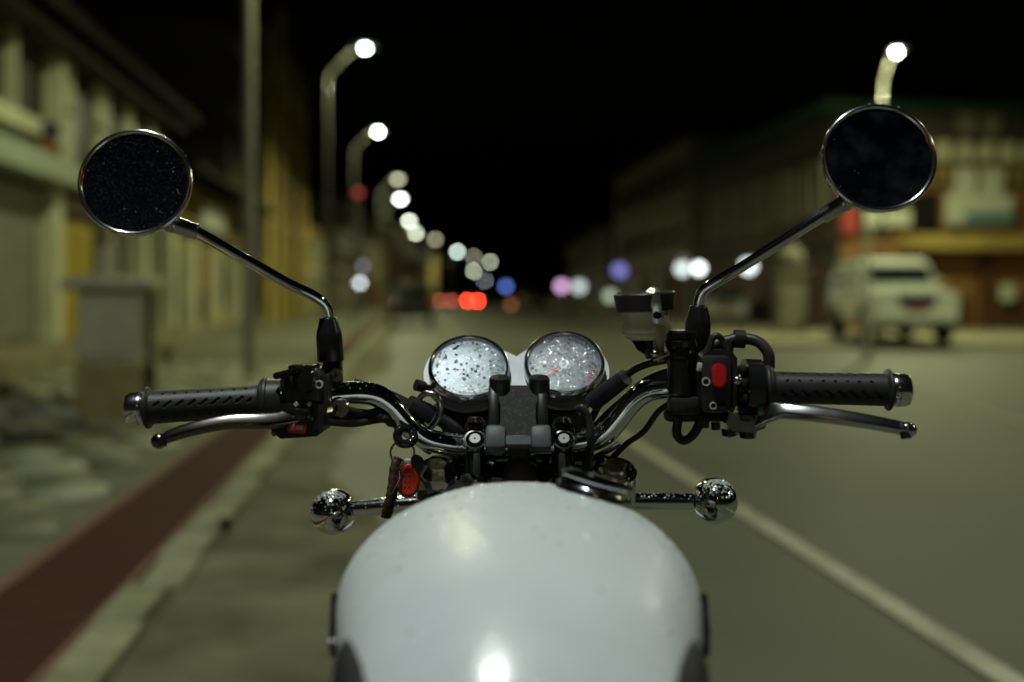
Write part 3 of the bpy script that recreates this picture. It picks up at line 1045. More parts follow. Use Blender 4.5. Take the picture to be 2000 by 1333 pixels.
# gate pillar with a round ball top, and a white post in front of the truck
gpil = V((8.15, 29.2, .1))
gt = thing('gate_pillar', 'pale gate pillar with a ball top left of the pickup truck', 'gate pillar', gpil)
pil_m = mat('pillar_plaster', (.19, .18, .125), (.14, .13, .09), 2, .9, bump=.2)
MB().box(gpil + V((0, 0, .85)), (.75, .7, 1.7), None, .03).build('shaft', pil_m, gt)
MB().box(gpil + V((0, 0, 1.77)), (.9, .85, .14), None, .03).build('cap', pil_m, gt)
MB().sphere(gpil + V((0, 0, 2.2)), .4, 20, 12).build('ball', pil_m, gt)
pp = V((W(1695, 500, 18.2).x, 18.2, 0))
pt = thing('marker_post', 'slim white post standing in front of the white pickup', 'post', pp)
MB().cyl(pp, pp + V((0, 0, 2.3)), .05, .05, 12).build('shaft', mat('post_white', (.5, .54, .42), rough=.5, scale=4, rvar=.1), pt)
MB().lathe([(.055, 0), (.075, .02), (.075, .16), (.01, .2)], Matrix.Translation(pp + V((0, 0, 2.27))), 12).build('cap', plaster_w, pt)
MB().cyl(pp, pp + V((0, 0, .25)), .085, .06, 12).build('foot', concrete, pt)

# ------------------------------------------------------------------ vehicles (front looks along local -y)
car_glass = mat('car_glass', (0.008, 0.01, 0.01), rough=0.06, scale=3, rvar=.03)
tyre_m = mat('tyre', (0.014, 0.014, 0.014), (0.02, 0.02, 0.02), 20, 0.85, bump=.2)
rim_m = mat('rim', (0.45, 0.46, 0.46), rough=.3, metal=.9, scale=10, rvar=.1)
lens_m = mat('headlamp_lens', (0.55, 0.58, 0.55), rough=.08, scale=8, rvar=.04, coat=1)
amber_m = mat('amber_lens', (0.55, 0.2, 0.02), rough=.15, scale=8, rvar=.05)
tail_m = mat('tail_lens', (0.4, 0.02, 0.015), rough=.15, scale=8, rvar=.05)
plate_red = mat('plate_red', (0.42, 0.05, 0.04), (0.3, 0.03, 0.03), 9, .5)
trim_m = mat('car_trim', (0.02, 0.02, 0.02), rough=.6, scale=8, rvar=.1)
PAINT = lambda n, c: mat('car_paint_' + n, c, rough=.32, coat=.8, scale=5, rvar=.05)


def section(y, hw, z0, z1, n=20, e=4.0, tuck=.0, top=1.0):
    """rounded-box ring at station y; top narrows the upper half"""
    pts = []
    for i in range(n):
        a = 2 * math.pi * i / n
        c, s = math.cos(a), math.sin(a)
        x = hw * math.copysign(abs(c) ** (2 / e), c)
        z = math.copysign(abs(s) ** (2 / e), s)
        if z > 0:
            x *= 1 - (1 - top) * z
        else:
            x *= 1 - tuck * (-z)
        pts.append(V((x, y, (z0 + z1) / 2 + z * (z1 - z0) / 2)))
    return pts


def vehicle(name, label, cat, loc, rz, kind, paint, lights=None, group='cars on the street'):
    t = thing(name, label, cat, loc, group, local=True, rz=rz)
    if kind == 'pickup':
        L, hw, hood, belt, roof_z = 5.2, .94, 1.25, 1.3, 2.0
        body = [(-2.6, .85, .5, 1.14), (-2.55, .91, .44, 1.2), (-2.35, .94, .42, 1.23), (-1.2, .94, .42, 1.28), (-.9, .94, .42, 1.3), (2.35, .94, .44, 1.32), (2.56, .92, .48, 1.32), (2.6, .9, .52, 1.3)]
        cab = [(-1.15, .88, 1.24, 1.29), (-.7, .85, 1.24, 1.92), (-.5, .84, 1.24, 2.0), (1.95, .84, 1.24, 2.0), (2.35, .85, 1.24, 1.86), (2.5, .88, 1.24, 1.32)]
        wheels, wr = (-1.62, 1.5), .42
    elif kind == 'suv':
        L, hw, belt, roof_z = 4.6, .9, 1.08, 1.78
        body = [(-2.3, .72, .4, .92), (-2.2, .84, .34, 1.0), (-1.9, .9, .32, 1.04), (-1.0, .9, .32, 1.08), (2.0, .9, .34, 1.1), (2.25, .86, .4, 1.08), (2.3, .8, .46, 1.04)]
        cab = [(-1.05, .8, 1.04, 1.1), (-.4, .72, 1.04, 1.7), (0, .7, 1.04, 1.78), (1.75, .7, 1.04, 1.76), (2.05, .72, 1.04, 1.6), (2.25, .8, 1.04, 1.12)]
        wheels, wr = (-1.4, 1.4), .36
    else:
        L, hw, belt, roof_z = 4.3, .86, .9, 1.46
        body = [(-2.15, .66, .36, .7), (-2.05, .8, .3, .8), (-1.7, .85, .28, .86), (-.8, .86, .28, .92), (1.4, .86, .3, .95), (2.05, .82, .34, .93), (2.15, .74, .4, .86)]
        cab = [(-1.0, .76, .88, .93), (-.3, .66, .88, 1.4), (.1, .64, .88, 1.46), (.95, .64, .88, 1.44), (1.3, .66, .88, 1.32), (1.8, .76, .88, .95)]
        wheels, wr = (-1.35, 1.3), .32
    MB().loft([section(y, w, a, c, 28, 8 if kind == 'pickup' else 5, .06) for y, w, a, c in body]).build('body', paint, t, 30)
    cb_ = MB().loft([section(y, w, a, c, 28, 10 if kind == 'pickup' else 6, 0, .95 if kind == 'pickup' else .9) for y, w, a, c in cab]).build('cabin', paint, t, 30)
    # glazing, slightly proud
    y0, y1 = cab[0][0], cab[2][0]
    zt = roof_z - (.2 if kind == 'pickup' else .1)
    zb = belt + (.12 if kind == 'pickup' else .06)
    ws = MB()
    xa, xb_ = (.77, .73) if kind == 'pickup' else (.66, .58)
    k0 = (zb - cab[0][3]) / (cab[1][3] - cab[0][3])
    yb = cab[0][0] + (cab[1][0] - cab[0][0]) * k0
    k1 = min(1, (zt - cab[0][3]) / (cab[1][3] - cab[0][3]))
    yt = cab[0][0] + (cab[1][0] - cab[0][0]) * k1
    ws.hexa([V((-xa, yb - .03, zb)), V((xa, yb - .03, zb)), V((xa, yb + .05, zb)), V((-xa, yb + .05, zb)), V((-xb_, yt - .03, zt)), V((xb_, yt - .03, zt)), V((xb_, yt + .05, zt)), V((-xb_, yt + .05, zt))])
    ws.build('windscreen', car_glass, cb_, smooth=False)
    rw = MB()
    c4, c5 = cab[-2], cab[-1]
    rw.hexa([V((-.6, c5[0] - .06 + .0, zb)), V((.6, c5[0] - .06, zb)), V((.6, c5[0] + .02, zb)), V((-.6, c5[0] + .02, zb)), V((-.55, c4[0] - .05, c4[3] - .06)), V((.55, c4[0] - .05, c4[3] - .06)), V((.55, c4[0] + .03, c4[3] - .06)), V((-.55, c4[0] + .03, c4[3] - .06))])
    rw.build('rear_window', car_glass, cb_, smooth=False)
    ym = (cab[2][0] + cab[-3][0]) / 2
    for sx in (-1, 1):
        for ya, yb2 in ((cab[1][0] - .12, ym - .06), (ym + .06, cab[-2][0] - .02)):
            w_ = MB()
            xb, xt = sx * (cab[2][1] * 1.0 + .015), sx * (cab[2][1] * (.96 if kind == 'pickup' else .915) + .012)
            w_.hexa([V((xb, ya, zb)), V((xb, yb2, zb)), V((xb - sx * .05, yb2, zb)), V((xb - sx * .05, ya, zb)), V((xt, ya + .12, zt)), V((xt, yb2 - .05, zt)), V((xt - sx * .05, yb2 - .05, zt)), V((xt - sx * .05, ya + .12, zt))])
            w_.build('side_window', car_glass, cb_, smooth=False)
        m_ = MB().box((sx * (hw + .1), cab[0][0] + .4, belt + .12), (.16, .09, .15), None, .03, 2).build('wing_mirror', paint, t)
        for wy in wheels:
            Mw = Matrix.Translation((sx * (hw - .1), wy, wr)) @ Matrix.Rotation(sx * math.pi / 2, 4, 'Y')
            w_ = MB().lathe([(wr * .6, -.12), (wr * .92, -.12), (wr, -.08), (wr, .08), (wr * .92, .12), (wr * .6, .12)], Mw, 24, False, False).build('wheel', tyre_m, t)
            MB().lathe([(wr * .62, .06), (wr * .58, .09), (wr * .25, .08), (wr * .1, .11)], Mw, 20, True, True).build('rim', rim_m, w_)
            arch = MB()
            arch.torus(Matrix.Translation((sx * (hw - .005), wy, wr)) @ Matrix.Rotation(math.pi / 2, 4, 'Y') @ Matrix.Rotation(math.pi / 2, 4, 'Z'), wr * 1.14, .035, 16, 6, -math.pi / 2, math.pi / 2)
            arch.build('wheel_arch', trim_m, t)
    yf, yr = body[0][0], body[-1][0]
    zl = body[1][3] - .14
    MB().box((0, yf + .0, zl - .05), (.8, .1, .24), None, .02).build('grille', trim_m, t)
    MB().box((0, yf + .02, body[0][2] + .12), (hw * 1.82, .22, .2), None, .05, 2).build('front_bumper', paint, t)
    MB().box((0, yr - .02, body[0][2] + .14), (hw * 1.8, .18, .18), None, .05, 2).build('rear_bumper', trim_m, t)
    MB().box((0, yf - .06, body[0][2] + .26), (.5, .03, .17), None, .006).build('number_plate', plate_red, t)
    for sx in (-1, 1):
        MB().sphere((sx * (hw - .24), yf + .09, zl), .1, 14, 8, (1.7, .8, 1.0)).build('headlight', lens_m, t)
        lw = .3 if lights else .16
        tl = MB().box((sx * (hw - .16), yr + .02, .95 if kind != 'sedan' else .74), (lw, .14, .3 if kind != 'sedan' else .22), None, .02)
        tl.build('tail_light', (lights or {}).get('tail', tail_m), t)
        MB().box((sx * (hw - .02), body[4][0] - .3, belt - .28), (.03, .16, .03), None, .008).build('door_handle', trim_m, t)
    if kind == 'pickup':
        for sx in (-1, 1):
            MB().box((sx * .7, .7, 2.03), (.05, 2.1, .05), None, .015).build('roof_rail', trim_m, t)
        MB().box((0, yf - .03, zl - .05), (.62, .03, .03), None, .008).build('chrome_bar', chrome_dull, t)
    return t


tr = W(1752, 675, 21.9)
vehicle('pickup_truck', 'white canopied pickup truck with red number plate parked on the right', 'pickup truck', (9.3, 24.7, .1), R(-6.5), 'pickup', PAINT('white', (.8, .84, .74)), group='cars on the street')
sv = W(803, 635, 42)
vehicle('parked_suv', 'dark car seen from behind, stopped on the road past the lamp poles', 'car', (sv.x, sv.y, 0.004), math.pi + TH, 'suv', PAINT('dark', (.02, .025, .022)))
tl_on = emis('tail_lit', (1.0, .045, .02), blob_em(.9, .3, .22, 133))
tl_dim = emis('tail_dim', (.75, .16, .09), blob_em(.13, .3, .22, 128))
fc = W(927.5, 600, 133)
vehicle('car_far', 'far car with two bright red tail lights in the road', 'car', (fc.x, fc.y, .004), math.pi - .1, 'sedan', PAINT('grey', (.12, .12, .12)), {'tail': tl_on}).name = 'braking_car'
fc = W(876, 600, 128)
vehicle('parked_car', 'far car with dim reddish tail lights left of the braking one', 'car', (fc.x, fc.y, .004), math.pi - .1, 'sedan', PAINT('grey', (.12, .12, .12)), {'tail': tl_dim})
for px, d_, c, k, rz, lab in ((1030, 105, (.4, .4, .3), 'suv', 0.1, 'pale car at the far end of the road, right of the blue light'),
                              (1093, 80, (.35, .36, .2), 'sedan', .0, 'pale yellowish car parked below the pink light'),
                              (1195, 62, (.3, .33, .27), 'suv', -.1, 'pale car behind the brake fluid reservoir'),
                              (1420, 40, (.36, .38, .32), 'sedan', -.25, 'light car parked behind the right mirror stem')):
    q = W(px, 600, d_)
    vehicle('parked_car', lab, 'car', (q.x, q.y, .1 if px == 1420 else .004), rz, k, PAINT('c%d' % px, c))

# ------------------------------------------------------------------ small lit lamps and signs in the distance
def wall_lamp(px, py, d, colr, br, sz, label, name='shop_light', cat='light', post=False):
    p = W(px, py, d)
    if post or p.z < 4:
        t = thing(name, label, cat, V((p.x, p.y, 0)), 'lit lights in the distance')
        MB().cyl((p.x, p.y + .1, 0), (p.x, p.y + .1, p.z), .05, .04, 8).build('post', pole_m, t)
    else:
        t = thing(name, label, cat, V((p.x, p.y, 0)), 'lit lights in the distance')
        MB().cyl((p.x, p.y + .1, 0), (p.x, p.y + .1, p.z), .06, .04, 8).build('post', pole_m, t)
    MB().lathe([(sz * .2, sz * .62), (sz * .55, sz * .45), (sz * .6, sz * .38)], Matrix.Translation(p), 12).build('lamp_cover', head_m, t)
    MB().sphere(p, sz * .5, 12, 8).build('lamp_globe', emis('globe_%d_%d' % (px, py), colr, blob_em(br, sz, sz, d)), t)
    return t


for a in [(702, 553, 60, (.85, .95, 1.0), .75, .35, 'white globe light low beside the left lamp poles'),
          (709, 520, 62, (.6, .6, .75), .10, .35, 'faint lilac light just above the white globe on the left'),
          (700, 377, 58, (.9, .12, .10), .09, .35, 'dim red light behind the second left lamp pole'),
          (792, 572, 50, (.85, 1.0, .85), .30, .3, 'added pale glow imitating a reflection over the roof of the dark stopped car'),  # added globe, stands in for light reflected by the dark car
          (798, 614, 41.0, (1.0, .72, .38), .22, .24, 'added orange glow imitating a reflection at the back of the dark stopped car'),  # no lamp here: added globe imitates an orange reflection on the car
          (988, 560, 150, (.16, .28, .95), .30, .9, 'blue light at the far end of the road'),
          (998, 595, 120, (.8, .32, .1), .10, .7, 'dim orange light low at the far end of the road'),
          (1097, 559, 85, (.85, .5, .85), .55, .8, 'pink light, left of the close pair at the far end'),
          (1131, 560, 72, (.75, .85, .85), .50, .8, 'white light right beside the pink one'),
          (1192, 578, 55, (.7, .85, .6), .30, .6, 'pale green light left of the brake fluid reservoir'),
          (1210, 528, 56, (.34, .33, .95), .42, .7, 'violet blue light above the brake fluid reservoir'),
          (1333, 525, 43, (.85, 1.0, .95), .75, .5, 'white light, left one of the pair under the right mirror stem'),
          (1365, 524, 42, (.92, 1.0, .98), 1.3, .4, 'bright white light, right one of the pair under the right mirror stem'),
          (1462, 520, 36, (.9, 1.0, .98), 1.4, .5, 'bright white light half hidden by the right mirror stem'),
          (1335, 512, 44, (.8, .55, .5), .12, .5, 'faint pinkish light just above the white pair'),
          ]:
    wall_lamp(*a)

# ================================================================== the motorcycle
bike_loc = V((0.006, 0.75, 0.0))
bike = thing('motorcycle', 'white classic motorcycle seen from the saddle, round chrome mirrors, rain drops on twin gauges', 'motorcycle', bike_loc)
DY = V((0, 1, 0))


def pm(px, py, d, n=DY, up=V((0, 0, 1))):
    return basis(n, up, W(px, py, d))


def pbox(x0, y0, x1, y1, d, thick, bev=.002, rot=0.0, seg=2, b=None, taper=0):
    """box whose camera-side face covers a pixel rectangle at distance d"""
    c = W((x0 + x1) / 2, (y0 + y1) / 2, d)
    w, h = (x1 - x0) * d / FPX, (y1 - y0) * d / FPX
    M = Matrix.Translation(c) @ Matrix.Rotation(R(rot), 4, 'Y')
    return (b or MB()).box((0, thick / 2, 0), (w, thick, h), M, bev, seg)


def ppoly(pts, d, thick, b=None):
    """pixel outline extruded away from the camera"""
    b = b or MB()
    P = [W(x, y, d) for x, y in pts]
    n = len(P)
    return b.add(P + [p + V((0, thick, 0)) for p in P], [tuple(range(n)), tuple(range(2 * n - 1, n - 1, -1))] + [(i, (i + 1) % n, n + (i + 1) % n, n + i) for i in range(n)])


def text_mesh(body, size, M, depth=0.0003):
    cu = bpy.data.curves.new('lettering', 'FONT')
    cu.body, cu.size, cu.align_x, cu.align_y, cu.extrude = body, size, 'CENTER', 'CENTER', depth
    cu.resolution_u = 2
    o = bpy.data.objects.new('lettering_source', cu)
    col.objects.link(o)
    me = bpy.data.meshes.new_from_object(o.evaluated_get(bpy.context.evaluated_depsgraph_get()))
    bpy.data.objects.remove(o)
    b = MB()
    b.add([v.co.copy() for v in me.vertices], [tuple(p.vertices) for p in me.polygons], M)
    bpy.data.meshes.remove(me)
    return b


def interp(tab, x):
    if x <= tab[0][0]:
        return tab[0][1]
    for (a, fa), (b_, fb) in zip(tab, tab[1:]):
        if x <= b_:
            t = (x - a) / (b_ - a)
            t = t * t * (3 - 2 * t) if False else t
            return fa + (fb - fa) * t
    return tab[-1][1]


def smooth_tab(tab, k=8):
    pts = cr([V((a, b_, 0)) for a, b_ in tab], k)
    return [(p.x, p.y) for p in pts]


# ---------------------------------------------------------------- fuel tank
TX = 0.0055
t_w = smooth_tab([(.40, .0723), (.46, .0841), (.52, .095), (.56, .1036), (.60, .1109), (.64, .117), (.68, .1246), (.72, .1329), (.76, .1405), (.80, .1448), (.84, .1400), (.875, .1270), (.905, .1130), (.928, .0945), (.942, .0740), (.95, .0380)])
t_z = smooth_tab([(.40, .785), (.44, .82), (.48, .838), (.52, .879), (.55, .909), (.58, .936), (.62, .962), (.66, .977), (.74, .987), (.82, .990), (.87, .988), (.905, .982), (.93, .970), (.945, .955), (.95, .945)])


def tank_pt(y, a):
    """a = 0 crown, pi/2 widest line, pi bottom; signed for the side"""
    w, zc = interp(t_w, y), interp(t_z, y)
    sg = math.copysign(1, a)
    a = abs(a)
    hz = .0853 if y < .8 else .0853 - (y - .8) * .12
    if a <= math.pi / 2:
        e = 2 / 2.12
        x, z = w * math.sin(a) ** e, zc - hz + hz * math.cos(a) ** e
    else:
        x, z = w * (math.sin(a) ** .7), zc - hz - (.085) * (-math.cos(a)) ** .9
    return V((TX + sg * x, y, z))


def tank_n(y, a):
    e = 1e-3
    y = min(y, .945)
    p1 = tank_pt(y, a + e) - tank_pt(y, a - e)
    p2 = tank_pt(y + e, a) - tank_pt(y - e, a)
    n = p1.cross(p2).normalized()
    if n.dot(tank_pt(y, a) - V((TX, y, .88))) < 0:
        n = -n
    return n


tk = MB()
rings = []
NA = 72
ys = [.40 + .55 * i / 60 for i in range(61)]
for y in ys:
    rings.append([tank_pt(y, -math.pi + 2 * math.pi * (j + .5) / NA) for j in range(NA)])
tk.loft(rings)
tank = tk.build('fuel_tank', tank_white, bike, 60)
# seam lip under the front of the tank
lip = MB()
lip.tube([tank_pt(y, math.pi * .5 + .9) + V((.004, 0, -.004)) for y in [.45 + i * .03 for i in range(16)]], .004, 8)
lip.tube([tank_pt(y, -math.pi * .5 - .9) + V((-.004, 0, -.004)) for y in [.45 + i * .03 for i in range(16)]], .004, 8)
lip.build('tank_seam', tank_white, tank)
knee_m = mat('knee_pad', (0.016, 0.016, 0.016), (0.03, 0.03, 0.03), 300, .6, bump=.3, bscale=400)
for sg in (-1, 1):
    kp = MB()
    rows = []
    n_ = 16
    for i in range(n_ + 1):
        y = .46 + .21 * i / n_
        s_ = math.sin(math.pi * min(1, (i + .35) / (n_ + .7)))
        a_hi = interp([(.46, .7), (.57, .84), (.62, 1.02), (.67, 1.26)], y)
        a_lo = interp([(.46, 1.9), (.62, 1.9), (.655, 1.6), (.67, 1.3)], y)
        rows.append([tank_pt(y, sg * (a_lo + (a_hi - a_lo) * j / 8)) + tank_n(y, sg * (a_lo + (a_hi - a_lo) * j / 8)) * (.005 if 0 < j < 8 and 0 < i < n_ else -.001) for j in range(9)])
    vs = [p for r in rows for p in r]
    kp.add(vs, [(i * 9 + j, i * 9 + j + 1, (i + 1) * 9 + j + 1, (i + 1) * 9 + j) for i in range(n_) for j in range(8)])
    kp.build('knee_pad', knee_m, tank, 70)
    # chrome badge standing off the side
    bd = MB()
    yb, ab = .765, 1.62
    p0, nn = tank_pt(yb, sg * ab), tank_n(yb, sg * ab)
    Mb = basis(nn, V((0, 0, 1)), p0 + nn * .002)
    pl = [(math.cos(t) * (.052 if abs(math.cos(t)) > .3 else .05), math.sin(t) * .017 * (1.25 if math.cos(t) * sg > 0 else .9)) for t in [2 * math.pi * i / 28 for i in range(28)]]
    bd.prism(pl, .007, Mb, -.006)
    bdo = bd.build('tank_badge', black_gloss, tank)
    b2 = text_mesh('TRIUMPH', .017, Mb @ Matrix.Translation((0, 0, .0014)), .0008)
    b2.build('badge_lettering', chrome_dull, bdo)
# filler cap, off centre to the right
yc, ac = .862, .50
pc, nc = tank_pt(yc, ac), tank_n(yc, ac)
nc = (nc + V((.05, -.0, .3))).normalized()
Mc = basis(nc, V((0, 1, 0)), pc + nc * .002)
cp = MB()
cp.lathe([(.033, -.004), (.0335, .004), (.033, .008), (.0335, .009), (.0335, .011), (.031, .0135), (.022, .0148), (.010, .0154), (.001, .0155)], Mc, 48, True, False)
fcap = cp.build('filler_cap', chrome, tank, 25)
MB().lathe([(.034, -.012), (.0352, -.006), (.0352, .0005), (.0335, .003)], Mc, 48, False, False).build('cap_ring', chrome_rim, fcap)
b = MB()
b.torus(Mc @ Matrix.Translation((0, 0, .0141)), .0265, .0012, 40, 6)
b.build('cap_groove_ring', chrome, fcap)
# rain beads on the tank
rnd = random.Random(11)
dr = MB()
for i in range(480):
    y = .95 - abs(rnd.gauss(0, 1)) * .12
    a = rnd.uniform(-1.45, 1.45)
    if y < .55:
        continue
    if a < 0.3 and rnd.random() < .35:
        continue
    r_ = rnd.choice((.0006, .0008, .001, .0013, .0017)) * (1.3 if y > .88 else 1)
    dr.drop(tank_pt(min(y, .944), a), tank_n(min(y, .94), a), r_ * 1.7, .3)
dr.build('rain_drops', bead_clear, tank, 60, kind='stuff')
# grubby marks along the front of the tank
gm = MB()
for i in range(26):
    a, y = rnd.uniform(-.35, .28), rnd.uniform(.885, .925)
    n_ = tank_n(y, a)
    gm.lathe([(rnd.uniform(.0008, .0026), .0002), (.0001, .0006)], basis(n_, V((0, 1, 0)), tank_pt(y, a)), 6, False, False)
gm.build('dirt_specks', mat('dirt_speck', (.16, .13, .09), rough=.9), tank, kind='stuff')

# ---------------------------------------------------------------- handlebar
bar_px = [(515, 783.4, 1.009), (600, 777, 1.025), (660, 770, 1.04), (700, 768, 1.05), (735, 773, 1.055), (766, 794, 1.06), (797, 830, 1.065), (832, 857, 1.07),
          (880, 869, 1.075), (930, 872, 1.08), (1010, 873, 1.08), (1095, 869, 1.08), (1142, 863, 1.075), (1180, 849, 1.07), (1210, 816, 1.065), (1236, 784, 1.06), (1266, 764, 1.055), (1300, 758, 1.05), (1340, 757, 1.04),
          (1400, 757, 1.025), (1500, 757, 1.01)]
bar_pts = cr([W(*p) for p in bar_px], 6)
hb = MB().tube(bar_pts, .0121, 24).build('handlebar', chrome, bike, 60)
dr = MB()
for i in range(420):
    p = bar_pts[rnd.randint(10, len(bar_pts) - 10)]
    a = rnd.gauss(math.pi / 2, .8)
    nn = V((rnd.uniform(-.2, .2), -math.cos(a), math.sin(a))).normalized()
    q = p + V((rnd.uniform(-.006, .006), 0, 0))
    dr.drop(q + nn * .0119, nn, rnd.choice((.0004, .0006, .0008)), .6)
dr.build('rain_drops', bead_chrome, hb, 60, kind='stuff')
# dried spatter on the middle of the bar is in its own sleeve of grime
grime_m = grime(mat('chrome_grimy', (0.62, 0.62, 0.62), rough=.16, metal=1, scale=40, rvar=.08), (.12, .12, .11), 420, .5, .62)
MB().tube([p + V((0, .0003, .0004)) for p in cr([W(862, 866, 1.074), W(885, 870, 1.0755), W(906, 871.5, 1.0775)], 4)], .01222, 20, False).build('grimy_sleeve', grime_m, hb)
MB().tube([p + V((0, .0003, .0004)) for p in cr([W(1150, 861, 1.074), W(1172, 853.5, 1.071), W(1190, 840.5, 1.0685)], 4)], .01222, 20, False).build('grimy_sleeve', grime_m, hb)


# ---------------------------------------------------------------- grips with carved grooves
def grip(p0, p1, sgn):
    """p0 inner end, p1 outer end"""
    p0, p1 = V(p0), V(p1)
    L = (p1 - p0).length
    M = basis(p1 - p0, V((0, 0, 1)), p0)
    nl, na = 150, 96
    vs, fs = [], []
    for i in range(nl + 1):
        s = L * i / nl
        r = .0166
        if s < .014:
            r = .0166 + .0062 * (math.sin(math.pi * min(1, s / .012)) ** .5 if s < .012 else 0) + (.0016 if s > .004 else 0) * (1 - s / .014)
        if s > L - .006:
            r = .0166 + .0045 * math.sin(math.pi * (L - s) / .006) ** .5
        r -= .0006 * math.sin(math.pi * s / L)
        for j in range(na):
            a = 2 * math.pi * j / na
            c = 0.0
            if .018 < s < L - .012:
                for row in range(8):
                    ar = row * math.pi / 4 + .25
                    da = (a - ar + math.pi) % (2 * math.pi) - math.pi
                    w = da * .0166
                    if abs(w) > .006:
                        continue
                    ph = 0.0 if row % 2 == 0 else .0058
                    ds = ((s - .018 - ph + .0058) % .0116) - .0058
                    x1 = ds * .78 + sgn * w * .62
                    y1 = -ds * .62 * sgn + w * .78
                    if row % 2 == 0:
                        if abs(x1) < .0048 and abs(y1) < .0014:
                            c = max(c, .0018)
                    elif ds * ds + w * w < .0012 ** 2:
                        c = max(c, .0016)
            vs.append(((r - c) * math.cos(a), (r - c) * math.sin(a), s))
    for i in range(nl):
        for j in range(na):
            j2 = (j + 1) % na
            fs.append((i * na + j, i * na + j2, (i + 1) * na + j2, (i + 1) * na + j))
    fs.append(tuple(range(na))[::-1])
    fs.append(tuple(nl * na + j for j in range(na)))
    b = MB()
    b.add(vs, fs, M)
    g_ = b.build('grip', black_rubber, bike, 40)
    e = MB()
    e.lathe([(.0150, L - .001), (.0162, L + .001), (.0166, L + .004), (.0164, L + .013), (.0150, L + .0165), (.0105, L + .0185), (.0098, L + .0175), (.004, L + .0168), (.001, L + .0168)], M, 40, True, False)
    be = e.build('bar_end', chrome_rim, g_, 30)
    MB().torus(M @ Matrix.Translation((0, 0, L + .0055)), .0166, .0005, 40, 6).build('bar_end_ring', chrome_dull, be)
    MB().lathe([(.0035, L + .016), (.0035, L + .0185), (.002, L + .019)], M, 6).build('bar_end_bolt', black_gloss, be)
    return g_


gl = grip(W(531, 782, 1.008), W(283, 797.5, .995), -1)
gr_ = grip(W(1487, 757, 1.01), W(1741, 762, .995), 1)

# ---------------------------------------------------------------- left switch cluster
sc_ = pbox(546, 722, 626, 792, .992, .046, .006, -3).build('switch_cluster', black_plastic, bike)
ppoly([(524, 792), (530, 843), (548, 858), (618, 853), (630, 845), (630, 792), (600, 786), (540, 788)], .990, .044).build('lower_housing', black_plastic, sc_, 30)
MB().cyl(W(512, 786, 1.008), W(550, 783, 1.011), .0245, .0225, 32).build('housing_collar', black_plastic, sc_)
b = MB()
b.tube([W(538 + i * 9, 735 - i * 2.2, .99 - .004 * (i % 2)) for i in range(8)] + [W(608, 722, .995)], .0035, 8)
b.build('cable_clip', black_gloss, sc_)
MB().lathe([(.0095, -.004), (.0098, .004), (.0085, .007), (.001, .008)], pm(599, 742, .991, V((0, -1, .15))) @ Matrix.Diagonal((.95, 1.45, 1, 1)), 28).build('horn_button', black_gloss, sc_)
MB().lathe([(.0042, -.002), (.0042, .0012), (.0026, .0012), (.0026, -.001)], pm(623, 751, .990, V((0, -1, 0))), 20, False, False).build('beam_symbol', white_mark, sc_)
for x in (578, 604):
    MB().lathe([(.0027, -.002), (.0027, .0006)], pm(x, 790, .9895, V((0, -1, 0))), 4).build('indicator_symbol', white_mark, sc_)
pbox(552, 797, 612, 826, .9885, .01, .002, 0).build('switch_recess', black_gloss, sc_)
MB().box((0, 0, 0), (.017, .012, .010), pm(590, 810, .984, V((0, -1, 0))), .003, 2).build('indicator_toggle', black_gloss, sc_)
rbtn = pbox(560, 827, 597, 847, .9855, .006, .002, 5).build('red_button', red_dull, sc_)
pbox(578, 832, 591, 840, .9848, .0008, .0001, 5).build('button_mark', white_mark, rbtn)
pbox(561, 714, 616, 722, 1.0, .028, .002, -1).build('top_plate', black_gloss, sc_)
pbox(628, 732, 640, 800, 1.0, .03, .003).build('clamp_half', black_plastic, sc_)
for sx, sy in ((536, 846), (618, 842)):
    MB().lathe([(.0032, -.002), (.0032, .001), (.0016, .001), (.0016, -.001)], pm(sx, sy, .9895, V((0, -1, 0))), 12, False, False).build('screw', black_gloss, sc_)

# clutch lever and perch
lever_m = mat('lever_steel', (.17, .16, .15), (.13, .12, .115), 60, .2, 1, rvar=.06)
lv = cr([W(660, 800, 1.03), W(600, 812, 1.0), W(530, 822, .985), (W(450, 824, .978)), W(385, 836, .972), W(335, 851, .968), W(312, 862, .966)], 6)
n_ = len(lv)
rs_ = [.0062 + .0022 * math.sin(math.pi * min(1, i / (n_ * .9))) for i in range(n_)]
fn, fu = V((0, -.80, .60)), V((0, .60, .80))
b = MB()
rg = []
for i in range(n_):
    t = i / (n_ - 1)
    hh_, th_ = .0082 - .0028 * max(0, (t - .35) / .65), .0048
    rg.append([lv[i] + fu * (math.copysign(abs(math.sin(a)) ** .5, math.sin(a)) * hh_) + fn * (math.copysign(abs(math.cos(a)) ** .5, math.cos(a)) * th_) for a in [2 * math.pi * (k + .5) / 16 for k in range(16)]])
b.loft(rg)
b.sphere(W(311, 862, .966), .0074, 18, 12, (1.1, .9, 1.05))
clutch = b.build('clutch_lever', lever_m, bike, 60)
MB().lathe([(.0046, -.003), (.0046, .0035)], pm(317, 866, .963, V((.1, -.3, -1)), V((0, 1, 0))), 14).build('lever_hole', black_gloss, clutch)
pbox(640, 752, 676, 800, 1.03, .03, .006).build('lever_perch', black_gloss, bike)
perch = bpy.data.objects['lever_perch']
MB().lathe([(.0098, -.004), (.0098, .002), (.0086, .0035), (.0045, .0035), (.0040, -.002), (.001, -.002)], pm(664, 797, 1.026, V((0, -1, 0))), 24, True, False).build('clamp_bolt', chrome_dull, perch)
MB().lathe([(.0068, -.004), (.0068, .002), (.004, .002), (.0038, -.001), (.001, -.001)], pm(657, 733, 1.022, V((0, -1, 0))), 20, True, False).build('clamp_bolt', chrome_dull, perch)
b = MB()
